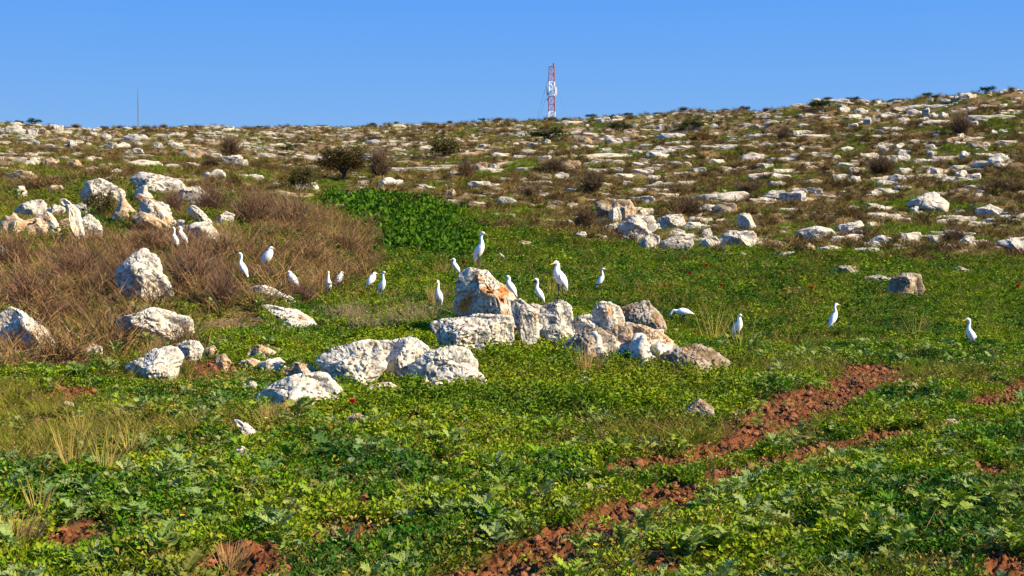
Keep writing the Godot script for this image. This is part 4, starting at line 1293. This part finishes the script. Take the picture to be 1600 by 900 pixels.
# thistles, tall grass and flowers one can point at
const THISTLES := [[1080, 868, 0.2], [1135, 862, 0.17], [1440, 800, 0.2], [1490, 812, 0.24], [1560, 800, 0.2], [1400, 862, 0.22], [1330, 845, 0.2], [1185, 655, 0.16], [1360, 640, 0.17], [1395, 650, 0.16], [1010, 660, 0.16], [1060, 705, 0.2], [760, 790, 0.2], [800, 835, 0.2], [690, 805, 0.18], [975, 862, 0.22], [1010, 838, 0.2], [275, 660, 0.18], [330, 672, 0.2], [250, 652, 0.16], [930, 655, 0.16], [1225, 745, 0.16], [1500, 745, 0.18], [1580, 860, 0.2], [905, 870, 0.18], [440, 868, 0.18], [1270, 780, 0.16], [1300, 560, 0.2]]
const THISTLE_LABEL := ["beside a bare crumb of soil at the photo's bottom edge", "with pale prongs at the photo's bottom edge", "in the dark gap of the near leaves", "with the biggest pale leaves of the near field", "near the photo's edge among the broad leaves", "low at the bottom corner side of the field", "between two dry stalks in the near field", "at the end of the upper rut", "on the rim of the broad bare patch", "next to the rim of the broad bare patch", "above the start of the upper rut", "just below the upper rut", "in the trampled brown strip", "beside the near rut's upper rim", "in the brown strip before the boulders", "on the lower rim of the near rut", "hanging over the near rut's edge", "in the dark leafy patch before the white boulder", "on the dark leafy patch's nearer side", "topmost in the dark leafy patch", "before the lone grey-brown stone", "below the short rut", "under the orange clod", "in the photo's bottom corner", "at the near rut's foot", "next to the red soil mound", "in the open green below the short rut", "behind the broad bare patch"]
const TALL := [[682, 478, 60, 36, 2, "dull olive tuft hiding the thin-necked egret's body"], [205, 720, 50, 70, 3, "thin straw stalks leaning by the dark leafy patch"], [60, 815, 60, 70, 3, "straw stalks above the near bottom corner"], [130, 690, 70, 60, 3, "shorter yellow stalks behind the tallest clump"], [110, 740, 60, 95, 3, "clump of tall yellow grass stalks in the near field"], [165, 745, 55, 90, 3, "leaning yellow grass stalks beside the tallest clump"], [1120, 535, 90, 80, 4, "tall yellow-green grass before the rock pile's last egret"], [1160, 545, 90, 60, 5, "arching yellow grass stems beyond the broad brown-topped rock"], [1430, 530, 40, 50, 3, "sparse straw stalks in the field between two egrets"], [690, 430, 60, 28, 2, "pinkish dry grass clump behind the bare twigs"], [1240, 468, 40, 22, 2, "straw-coloured tuft behind the field egret"], [455, 655, 60, 40, 2, "dry brown tuft in front of the sloping white boulder"], [690, 600, 60, 40, 2, "dry brown tuft in front of the last joined boulder"], [420, 665, 40, 40, 2, "olive dry tuft beside the sloping white boulder"], [920, 590, 70, 60, 2, "tangle of grey stalks before the rounded brown rock"], [360, 892, 70, 50, 2, "reddish dry stalks on the red soil mound"], [30, 860, 80, 70, 2, "brown dry grass in the near bottom corner"], [500, 460, 50, 46, 2, "dry brown tuft between the hunched egrets"], [560, 395, 60, 44, 2, "purplish dry tuft on the knoll's end"], [520, 390, 80, 60, 3, "golden dry grass on the knoll's far shoulder"], [240, 560, 50, 40, 2, "dry tuft beside the large clean white boulder"], [860, 462, 30, 30, 3, "straw stalks before the largest egret's rock"]]
const FLOWERS := [[551, 667, 13, "bright red flower beside the small tan stone"], [725, 424, 8, "red flower behind the tall pitted rock"], [1268, 466, 9, "red flower past the straw tuft, nearest the field egret"], [1104, 428, 8, "red flower in the grass below the boulder row"], [1127, 462, 8, "dark red flower above the tall yellow grass"], [1078, 441, 7, "red flower behind the white preening egret"], [1590, 462, 8, "red flower at the photo's edge"], [1039, 463, 6, "small red flower behind the brown lichen-mottled rock"]]

func make_plants() -> void:
	rng.seed = 6003
	var leaf_forms := []
	for k in 4:
		var b := MB.new()
		# a lobed thistle leaf one unit long: the blade and its paler midrib
		var steps := 7
		for i in steps:
			var t0 := float(i) / steps
			var t1 := float(i + 1) / steps
			var a := Vector3(t0, 0.28 * sin(t0 * 2.6), 0)
			var c := Vector3(t1, 0.28 * sin(t1 * 2.6), 0)
			var reach := (0.10 + 0.2 * sin(PI * minf(1.0, t1 * 0.9))) * rf(0.8, 1.2)
			var g := rf(0.8, 1.15)
			for s: float in [-1.0, 1.0]:
				var tip := a.lerp(c, 0.75) + Vector3(0.05, rf(0.02, 0.1), s * reach)
				b.tri(a, tip, c, Color(g, g, g))
				b.tri(a.lerp(c, 0.1), a.lerp(c, 0.3) + Vector3(-0.02, 0.05, s * reach * 0.7), tip, Color(g * 0.85, g * 0.9, g * 0.8))
			b.quad(a + Vector3(0, 0.006, -0.018), a + Vector3(0, 0.006, 0.018), c + Vector3(0, 0.006, 0.014), c + Vector3(0, 0.006, -0.014), Color(2.0, 1.7, 2.2))
		leaf_forms.append(b)
	for i in THISTLES.size():
		var q: Array = THISTLES[i]
		var p := meet(q[0], q[1], 0.05) - Vector3(0, 0.05, 0)
		p.y = ground(p.x, p.z)
		var t := thing("thistle_plant", p, "grey-green spiny thistle " + THISTLE_LABEL[i], "thistle", "thistles in the near field")
		var mat := tinted(mats.leaf, silver.lerp(lime, rf(0.3, 0.9)))
		for k in 9:
			var o := MeshInstance3D.new()
			o.name = "leaf"
			o.mesh = leaf_forms[(k + i) % 4].mesh(mat)
			t.add_child(o, true)
			o.position.y = 0.05 + 0.01 * k
			o.rotation = Vector3(rf(-0.3, 0.3), TAU * k / 9.0 + rf(-0.3, 0.3), rf(0.0, 0.8))
			o.scale = Vector3.ONE * q[2] * rf(0.4, 0.7)
	for q: Array in TALL:
		var p := meet(q[0], q[1])
		var m := -p.z / F
		var t := thing("grass_tuft", p, q[5], "grass tuft")
		var col: Color = hay.lerp(olive, 0.4) if q[4] >= 3 else rusty.lerp(hay, 0.45)
		if q[4] >= 4: col = hay.lerp(lime, 0.4)
		var b := MB.new()
		for i in [0, 0, 90, 34, 26, 18][q[4]]:
			var yaw := rf(0, TAU)
			var out := Vector3(cos(yaw), 0, sin(yaw) * 0.7)
			var g := rf(0.75, 1.2)
			var lean := rf(-0.3, 0.75) if q[4] == 3 else rf(-0.2, 1.0)
			b.blade(out * q[2] * m * 0.22 * rf(0, 1), (Vector3(lean * 0.6, 1, 0) + out * 0.35).normalized(), Vector3(0.35 * lean, -0.15 * absf(lean), 0) * rf(0, 1), q[3] * m * rf(0.55, 1.1), 0.007 if q[4] > 2 else 0.006, 4, Color(col.r * g, col.g * g, col.b * g))
		part("stalks", b.mesh(mats.dry), t)
		var u := MB.new()
		for i in 26:
			var yaw := rf(0, TAU)
			u.blade(Vector3(cos(yaw), 0, sin(yaw)) * q[2] * m * 0.2, dir_of(yaw, rf(0.6, 1.4)), Vector3(0, -0.2, 0), q[3] * m * rf(0.2, 0.4), 0.008, 2, olive)
		part("base_leaves", u.mesh(mats.dry), t)
	for q: Array in FLOWERS:
		var p := meet(q[0], q[1])
		var m := -p.z / F
		var r: float = q[2] * m * 0.55
		p += (EYE - p).normalized() * 0.0
		var foot := Vector3(p.x, ground(p.x, p.z), p.z)
		var t := thing("red_anemone", foot, q[3], "flower")
		var hgt := 0.2
		var b := MB.new()
		b.tube([Vector3(0, -0.02, 0), Vector3(0.01, hgt * 0.5, 0), Vector3(0, hgt, 0)], [0.005, 0.004, 0.004], 5, Color(0.08, 0.14, 0.03))
		part("stem", b.mesh(mats.matte), t)
		for k in 6:
			var yaw := TAU * k / 6.0
			var pb := MB.new()
			pb.leaf(Vector3(0, hgt, 0), dir_of(yaw, 0.75), side_of(yaw), r * 1.35, r * 1.3, -0.2, Color(0.62, 0.012, 0.012))
			part("petal", pb.mesh(mats.leaf), t)
		var cb := MB.new()
		cb.tube([Vector3(0, hgt, 0), Vector3(0, hgt + r * 0.2, 0), Vector3(0, hgt + r * 0.35, 0)], [r * 0.2, r * 0.22, 0.001], 8, Color(0.02, 0.015, 0.03))
		part("flower_centre", cb.mesh(mats.matte), t)
	# the bare tangle of twigs between the egrets and the rock pile
	for q: Array in [[585, 520, 95, 62, "bare tangled thorn twigs between the ledges and the rock pile"], [655, 505, 80, 50, "thin grey twigs reaching toward the perched egret's rock"], [540, 500, 70, 40, "low brown twigs behind the ledges"], [735, 492, 40, 40, "dark dead twigs against the foot of the perched egret's rock"]]:
		var p := meet(q[0], q[1])
		var m := -p.z / F
		var t := thing("thorn_bush", p, q[4], "bush")
		var b := MB.new()
		for i in 120:
			var yaw := rf(0, TAU)
			var base := Vector3(rf(-0.35, 0.35) * q[2] * m, 0, rf(-0.3, 0.3))
			var lean := Vector3(rf(-1, 1), rf(0.25, 1.1), rf(-0.6, 0.6)).normalized()
			var l: float = q[3] * m * rf(0.5, 1.15)
			var g := rf(0.5, 1.2)
			b.blade(base, lean, Vector3(rf(-0.3, 0.3), rf(-0.2, 0.15), 0), l, 0.007, 4, Color(0.2 * g, 0.14 * g, 0.09 * g))
			b.blade(base + lean * l * 0.5, (lean + Vector3(rf(-0.6, 0.6), 0.2, rf(-0.6, 0.6))).normalized(), Vector3.ZERO, l * 0.4, 0.005, 2, Color(0.2 * g, 0.14 * g, 0.09 * g))
		part("twigs", b.mesh(mats.dry), t)

# ---------------------------------------------------------------- egrets
# side view of the bird, forward then up, then half width and half height of its cross-section; one continuous skin from tail to brow
const POSES := {
	"alert": [[-0.105, 0.105, 0.010, 0.004], [-0.092, 0.135, 0.026, 0.014], [-0.074, 0.172, 0.040, 0.030], [-0.048, 0.212, 0.052, 0.046], [-0.020, 0.256, 0.054, 0.053], [0.006, 0.30, 0.047, 0.048], [0.020, 0.338, 0.033, 0.034], [0.020, 0.376, 0.022, 0.023], [0.010, 0.413, 0.0175, 0.019], [0.010, 0.447, 0.0175, 0.019], [0.020, 0.474, 0.020, 0.021], [0.041, 0.483, 0.020, 0.020], [0.063, 0.477, 0.012, 0.012], [0.075, 0.473, 0.006, 0.006]],
	"easy": [[-0.115, 0.11, 0.010, 0.004], [-0.10, 0.14, 0.028, 0.014], [-0.078, 0.176, 0.046, 0.034], [-0.050, 0.218, 0.058, 0.052], [-0.018, 0.262, 0.060, 0.060], [0.010, 0.304, 0.053, 0.055], [0.024, 0.338, 0.040, 0.043], [0.022, 0.370, 0.030, 0.033], [0.016, 0.397, 0.025, 0.027], [0.022, 0.422, 0.023, 0.024], [0.040, 0.436, 0.022, 0.022], [0.064, 0.430, 0.013, 0.013], [0.076, 0.426, 0.006, 0.006]],
	"hunched": [[-0.12, 0.115, 0.010, 0.004], [-0.105, 0.145, 0.030, 0.016], [-0.082, 0.182, 0.050, 0.040], [-0.052, 0.224, 0.064, 0.060], [-0.020, 0.268, 0.066, 0.067], [0.008, 0.308, 0.057, 0.060], [0.022, 0.338, 0.044, 0.048], [0.026, 0.362, 0.034, 0.036], [0.034, 0.380, 0.026, 0.027], [0.052, 0.387, 0.021, 0.021], [0.072, 0.381, 0.012, 0.012], [0.083, 0.377, 0.006, 0.006]],
	"stooping": [[-0.19, 0.215, 0.010, 0.004], [-0.155, 0.225, 0.030, 0.014], [-0.11, 0.235, 0.048, 0.036], [-0.055, 0.245, 0.060, 0.054], [0.0, 0.25, 0.062, 0.058], [0.045, 0.247, 0.052, 0.050], [0.08, 0.25, 0.034, 0.036], [0.108, 0.262, 0.022, 0.024], [0.135, 0.266, 0.018, 0.020], [0.158, 0.25, 0.018, 0.019], [0.172, 0.228, 0.019, 0.020], [0.182, 0.205, 0.018, 0.018], [0.188, 0.186, 0.011, 0.011], [0.19, 0.176, 0.006, 0.006]]}

func spline(pts: Array, t: float) -> Array:
	var n := pts.size() - 1
	var f := clampf(t, 0.0, 0.99999) * n
	var i := int(f)
	f -= i
	var out := []
	for k in 4:
		var a: float = pts[maxi(i - 1, 0)][k]
		var b: float = pts[i][k]
		var c: float = pts[i + 1][k]
		var d: float = pts[mini(i + 2, n)][k]
		out.append(0.5 * (2.0 * b + (c - a) * f + (2.0 * a - 5.0 * b + 4.0 * c - d) * f * f + (3.0 * b - a - 3.0 * c + d) * f * f * f))
	return out

var bird_parts := {}
func bird_meshes(pose: String) -> Dictionary:
	if bird_parts.has(pose): return bird_parts[pose]
	var pts: Array = POSES[pose]
	var out := {}
	var v := PackedVector3Array()
	var c := PackedColorArray()
	var idx := PackedInt32Array()
	var rings := 52
	var segs := 16
	var white := Color(0.84, 0.83, 0.80)
	var buff := Color(0.80, 0.70, 0.52)
	for i in rings:
		var t := float(i) / (rings - 1)
		var s := spline(pts, t)
		var s2 := spline(pts, t + 0.01)
		var s1 := spline(pts, t - 0.01)
		var tan2 := Vector2(s2[0] - s1[0], s2[1] - s1[1]).normalized()
		for k in segs:
			var a := TAU * k / segs
			var nrm := Vector2(-tan2.y, tan2.x)
			# feather edges: a faint shag on the breast and back
			var shag := 1.0 + 0.05 * ns_rock.get_noise_3d(cos(a) * 1.6, t * 14.0, sin(a) * 1.6)
			var off: float = sin(a) * s[3] * shag
			v.append(Vector3(s[0] + nrm.x * off, s[1] + nrm.y * off, cos(a) * s[2] * shag))
			var crown_buff := smoothstep(0.84, 0.92, t) * smoothstep(0.2, 0.7, sin(a))
			c.append(white.lerp(buff, crown_buff * 0.5))
	for i in rings - 1:
		for k in segs:
			var a := i * segs + k
			var b := i * segs + (k + 1) % segs
			idx.append_array(PackedInt32Array([a, a + segs, b + segs, a, b + segs, b]))
	var tail := v.size()
	v.append(Vector3(pts[0][0] - 0.006, pts[0][1] - 0.006, 0)); c.append(white)
	v.append(Vector3(pts[-1][0] + 0.004, pts[-1][1] - 0.001, 0)); c.append(white)
	for k in segs:
		idx.append_array(PackedInt32Array([tail, k, (k + 1) % segs]))
		idx.append_array(PackedInt32Array([tail + 1, (rings - 1) * segs + (k + 1) % segs, (rings - 1) * segs + k]))
	out.body = indexed(v, idx, c, mats.feather)
	# bill along the line of the face
	var e: Array = pts[-1]
	var e0: Array = pts[-3]
	var line := Vector3(e[0] - e0[0], (e[1] - e0[1]) * 0.8 - 0.002, 0).normalized()
	var root := Vector3(e[0], e[1], 0) - line * 0.008
	var b1 := MB.new()
	b1.tube([root, root + line * 0.02, root + line * 0.045, root + line * 0.062], [0.0078, 0.0068, 0.004, 0.0006], 8, Color(0.72, 0.38, 0.04))
	out.bill = b1.mesh(mats.matte)
	# eye
	var hd: Array = pts[-3]
	var eb := MB.new()
	eb.tube([Vector3(0, 0, -0.003), Vector3(0, 0, 0), Vector3(0, 0, 0.0025), Vector3(0, 0, 0.003)], [0.0042, 0.0042, 0.0025, 0.0002], 8, Color(0.02, 0.02, 0.015))
	out.eye = eb.mesh(mats.matte)
	out.eye_at = Vector3(hd[0] + 0.012, hd[1] + 0.004, hd[2] * 0.93)
	# folded wing: a tapered shell along the flank, with feather tips at its rear edge
	for side: float in [-1.0, 1.0]:
		var w := MB.new()
		var grid := []
		var gn := 14
		var gm := 7
		for i in gn:
			var t := 0.04 + 0.40 * i / (gn - 1.0)
			var s := spline(pts, t)
			var s2 := spline(pts, t + 0.01)
			var s1 := spline(pts, t - 0.01)
			var tan2 := Vector2(s2[0] - s1[0], s2[1] - s1[1]).normalized()
			var nrm := Vector2(-tan2.y, tan2.x)
			var line_ := []
			for k in gm:
				var a := lerpf(-0.75, 1.0, k / (gm - 1.0)) * (0.25 + 0.75 * sin(PI * clampf(i / (gn - 1.0) * 0.85 + 0.12, 0.0, 1.0)))
				var lift := 1.09 + 0.03 * (k % 2) * (1.0 - i / float(gn))
				line_.append(Vector3(s[0] + nrm.x * sin(a) * s[3] * lift, s[1] + nrm.y * sin(a) * s[3] * lift, side * cos(a) * s[2] * lift + side * 0.002))
			grid.append(line_)
		for i in gn - 1:
			for k in gm - 1:
				w.quad(grid[i][k], grid[i + 1][k], grid[i + 1][k + 1], grid[i][k + 1], Color(0.82, 0.81, 0.79))
		out["wing" + str(side)] = w.mesh(mats.feather)
	# leg with the backward-pointing hock and four toes
	var lg := MB.new()
	var dark := Color(0.07, 0.06, 0.045)
	lg.tube([Vector3(-0.03, 0.215, 0), Vector3(-0.022, 0.165, 0), Vector3(-0.032, 0.105, 0), Vector3(-0.022, 0.055, 0), Vector3(-0.012, 0.006, 0)], [0.017, 0.0085, 0.0065, 0.005, 0.0055], 8, dark)
	var ft := MB.new()
	for toe: Array in [[0.045, 0.0], [0.038, 0.024], [0.038, -0.024], [-0.03, 0.004]]:
		ft.tube([Vector3(-0.012, 0.007, 0), Vector3(-0.012 + toe[0] * 0.5, 0.007, toe[1] * 0.5), Vector3(-0.012 + toe[0], 0.002, toe[1])], [0.0045, 0.0038, 0.0018], 6, dark)
	out.leg = lg.mesh(mats.matte)
	out.foot = ft.mesh(mats.matte)
	bird_parts[pose] = out
	return out

# x and row of the top of its head, pose, where it faces (degrees: 0 to the photo's right, 90 away, 180 left, 270 to us), size, distance and foot row (0: on the land), label
const BIRDS := [
	[751, 366, "alert", 320, 1.02, 17.6, 421, "white egret perched on top of the tall pitted rock"],
	[711, 403, "easy", 200, 1.0, 0, 0, "white egret standing behind the tall pitted rock beside a red flower"],
	[685, 437, "alert", 260, 1.0, 0, 0, "egret showing only its thin neck behind the bare twigs"],
	[797, 430, "easy", 170, 1.0, 0, 0, "white egret walking just behind the perched egret's rock"],
	[841, 434, "alert", 190, 1.0, 0, 0, "egret half hidden by straw stalks beside the largest egret"],
	[873, 408, "easy", 215, 1.22, 18.0, 470, "largest white egret standing on the dark white-topped rock"],
	[940, 418, "alert", 345, 1.0, 0, 0, "slim egret in the grass behind the orange-sided block"],
	[1066, 481, "stooping", 170, 1.0, 0, 0, "white egret bent low and preening behind the rock pile"],
	[1154, 490, "easy", 300, 1.0, 0, 0, "egret behind the tall yellow grass at the end of the rock pile"],
	[1304, 473, "alert", 20, 1.0, 0, 0, "egret with a stretched neck alone in the middle of the green field"],
	[1516, 496, "alert", 195, 1.0, 0, 0, "egret standing farthest from the rocks in the open green field"],
	[378, 394, "alert", 165, 1.0, 0, 0, "slender egret behind the plump one on the grey ledge"],
	[420, 385, "hunched", 335, 1.18, 0, 0, "plump egret with a yellow bill above the grey ledge"],
	[456, 423, "hunched", 190, 0.95, 0, 0, "small hunched egret mostly hidden in the dry grass"],
	[513, 423, "alert", 280, 0.95, 0, 0, "thin egret seen front-on next to the dry brown tuft"],
	[531, 424, "hunched", 350, 0.92, 0, 0, "short-necked egret beside the thin front-on egret"],
	[582, 425, "hunched", 10, 0.95, 0, 0, "hunched egret in the pair before the bare twigs"],
	[598, 423, "alert", 310, 1.0, 0, 0, "upright egret in the pair before the bare twigs"],
	[273, 354, "alert", 150, 1.0, 0, 0, "nearer egret of the two side by side in the brown brush"],
	[284, 353, "easy", 200, 1.0, 0, 0, "rear egret of the two side by side in the brown brush"]]

func make_birds() -> void:
	for q: Array in BIRDS:
		var m: Dictionary = bird_meshes(q[2])
		var tall: float = {"alert": 0.507, "easy": 0.458, "hunched": 0.408, "stooping": 0.31}[q[2]] * q[4]
		var p: Vector3
		if q[5] > 0.0:
			p = at(q[0], q[6], q[5])
		else:
			p = meet(q[0], q[1], tall)
			p.y = ground(p.x, p.z)
		var t := thing("cattle_egret", p, q[7], "egret", "egrets of the flock")
		t.rotation.y = deg_to_rad(q[3])
		t.scale = Vector3.ONE * q[4]
		part("body", m.body, t)
		for s: float in [-1.0, 1.0]:
			part("wing", m["wing" + str(s)], t)
			var lg := part("leg", m.leg, t)
			lg.position = Vector3(0.012 * s, 0, 0.024 * s)
			part("foot", m.foot, lg)
			var ey := part("eye", m.eye, t)
			ey.position = Vector3(m.eye_at.x, m.eye_at.y, m.eye_at.z * s)
			if s < 0: ey.rotation.y = PI
		part("bill", m.bill, t)

# ---------------------------------------------------------------- tower and mast
func bar(a: Vector3, b: Vector3, r: float, col: Color, segs := 6) -> ArrayMesh:
	var m := MB.new()
	m.tube([a, b], [r, r], segs, col)
	return m.mesh(mats.steel)

func make_tower() -> void:
	var d := 420.0
	var m := d / F
	var foot := at(862, 186, d)
	foot.y = ground(foot.x, foot.z) - 0.2
	var top := at(862, 104, d).y - foot.y
	var t := thing("lattice_tower", foot, "red and white lattice mast with aerial panels and guy wires on the skyline", "tower")
	var red := Color(0.36, 0.08, 0.05)
	var white := Color(0.8, 0.8, 0.78)
	# breaks between the coloured lengths, as rows of the photograph from the top down
	var cuts := [top]
	for r: float in [128.0, 151.0, 175.0, 198.0, 222.0, 246.0, 270.0]:
		var y := at(862, r, d).y - foot.y
		if y > 2.0: cuts.append(y)
	cuts.append(0.0)
	for i in cuts.size() - 1:
		var y1: float = cuts[i]
		var y0: float = cuts[i + 1]
		var col := red if i % 2 == 0 else white
		var sec := Node3D.new()
		sec.name = "lattice_section"
		t.add_child(sec, true)
		var half := func(y: float) -> float: return m * lerpf(6.2, 3.9, clampf(y / top, 0.0, 1.0))
		var h0: float = half.call(y0)
		var h1: float = half.call(y1)
		var cn := [Vector2(-1, -1), Vector2(1, -1), Vector2(1, 1), Vector2(-1, 1)]
		for k in 4:
			var a: Vector2 = cn[k]
			part("leg", bar(Vector3(a.x * h0, y0, a.y * h0), Vector3(a.x * h1, y1, a.y * h1), 0.16, col), sec)
		var cells := maxi(2, int(round((y1 - y0) / 2.4)))
		for j in cells:
			var ya := lerpf(y0, y1, float(j) / cells)
			var yb := lerpf(y0, y1, float(j + 1) / cells)
			var ha: float = half.call(ya)
			var hb: float = half.call(yb)
			for k in 4:
				var a: Vector2 = cn[k]
				var b: Vector2 = cn[(k + 1) % 4]
				if j % 2: 
					var sw := a
					a = b
					b = sw
				part("brace", bar(Vector3(a.x * ha, ya, a.y * ha), Vector3(b.x * hb, yb, b.y * hb), 0.085, col), sec)
				part("crossbar", bar(Vector3(a.x * hb, yb, a.y * hb), Vector3(b.x * hb, yb, b.y * hb), 0.085, col), sec)
	for q: Array in [[-6.5, 144.0, 11.0, 0.5], [-7.5, 141.0, 12.0, 0.9], [7.0, 143.0, 13.0, 0.9], [5.0, 142.0, 10.0, 1.4], [-1.0, 146.0, 9.0, 1.3], [-6.5, 156.0, 4.0, 0.8]]:
		var b := MB.new()
		var y := at(862, q[1], d).y - foot.y
		var hh: float = q[2] * m * 0.5
		b.tube([Vector3(0, -hh, 0), Vector3(0, -hh + 0.05, 0), Vector3(0, hh - 0.05, 0), Vector3(0, hh, 0)], [0.01, 0.17, 0.17, 0.01], 8, Color(0.62, 0.63, 0.64) if q[0] > 0 else Color(0.2, 0.2, 0.2))
		var o := part("aerial_panel", b.mesh(mats.steel), t)
		o.position = Vector3(q[0] * m, y, q[3])
		part("bracket", bar(Vector3(0, 0, 0), Vector3(-signf(q[0]) * 0.5, 0, -0.2), 0.05, Color(0.3, 0.3, 0.3)), o)
	var dish := MB.new()
	dish.tube([Vector3(0, 0, 0), Vector3(0, 0, 0.12), Vector3(0, 0, 0.3)], [0.04, 0.3, 0.42], 16, white)
	part("dish", dish.mesh(mats.steel), t).position = Vector3(0.2, at(862, 132, d).y - foot.y, 0.9)
	var deck := BoxMesh.new()
	deck.size = Vector3(1.9, 0.15, 1.9)
	deck.material = tinted(mats.steel, Color(0.35, 0.25, 0.22))
	part("top_platform", deck, t).position.y = top
	part("beacon", bar(Vector3(0.55, top, 0), Vector3(0.55, top + 1.1, 0), 0.2, Color(0.05, 0.05, 0.06), 8), t)
	part("lightning_rod", bar(Vector3(-0.75, top, 0), Vector3(-0.75, top + 1.2, 0), 0.05, Color(0.3, 0.3, 0.3)), t)
	for q: Array in [[-5.5, 118.0, -24.0], [-5.5, 142.0, -22.0], [5.5, 128.0, 28.0]]:
		var ya := at(862, q[1], d).y - foot.y
		var yb := at(862, 190, d).y - foot.y
		var a := Vector3(q[0] * m * 0.8, ya, 0)
		var b := Vector3(q[2] * m, yb, 0.5)
		var dirv := b - a
		var to := a + dirv * (ya / (ya - yb))
		part("guy_wire", bar(a, to, 0.035, Color(0.12, 0.13, 0.15), 5), t)
	# the thin pole far along the ridge
	var pd := 260.0
	var pf := at(216, 200, pd)
	pf.y = ground(pf.x, pf.z) - 0.2
	var ph := at(216, 143, pd).y - pf.y
	var pole := thing("mast_pole", pf, "thin dark pole standing alone on the far ridge", "pole")
	var b := MB.new()
	b.tube([Vector3.ZERO, Vector3(0, ph * 0.8, 0), Vector3(0, ph, 0)], [0.1, 0.08, 0.05], 8, Color(0.1, 0.11, 0.13))
	part("shaft", b.mesh(mats.steel), pole)
	part("tip_rod", bar(Vector3(0, ph, 0), Vector3(0, ph + 0.8, 0), 0.03, Color(0.1, 0.11, 0.13)), pole)

func _ready() -> void:
	rng.seed = 77
	var cam := Camera3D.new()
	cam.name = "camera"
	add_child(cam)
	cam.position = EYE
	cam.rotation.x = -PITCH
	cam.fov = 25.0
	cam.near = 0.1
	cam.far = 3000.0
	cam.current = true
	var env := Environment.new()
	env.background_mode = Environment.BG_SKY
	var sky := ProceduralSkyMaterial.new()
	sky.sky_top_color = Color(0.064, 0.384, 0.688)
	sky.sky_horizon_color = Color(0.442, 0.553, 0.631)
	sky.sky_curve = 0.10
	sky.ground_horizon_color = Color(0.5, 0.5, 0.42)
	sky.ground_bottom_color = Color(0.3, 0.27, 0.2)
	sky.sun_angle_max = 1.0
	env.sky = Sky.new()
	env.sky.sky_material = sky
	env.tonemap_mode = Environment.TONE_MAPPER_LINEAR
	env.tonemap_exposure = 2.25
	env.sdfgi_enabled = true
	env.ssao_enabled = true
	env.ssil_enabled = true
	var we := WorldEnvironment.new()
	we.name = "world_environment"
	we.environment = env
	add_child(we)
	var sun := DirectionalLight3D.new()
	sun.name = "sun"
	add_child(sun)
	sun.look_at_from_position(Vector3(0.78, 0.57, 0.26) * 50.0, Vector3.ZERO)
	sun.light_energy = 1.6
	sun.light_color = Color(1.0, 0.94, 0.82)
	sun.light_angular_distance = 0.5
	sun.shadow_enabled = true
	make_materials()
	make_land()
	make_bare()
	make_ground()
	print("ground laid")
	lay_rocks()
	make_cover()
	make_scrub()
	make_plants()
	make_birds()
	make_tower()
	print("done")
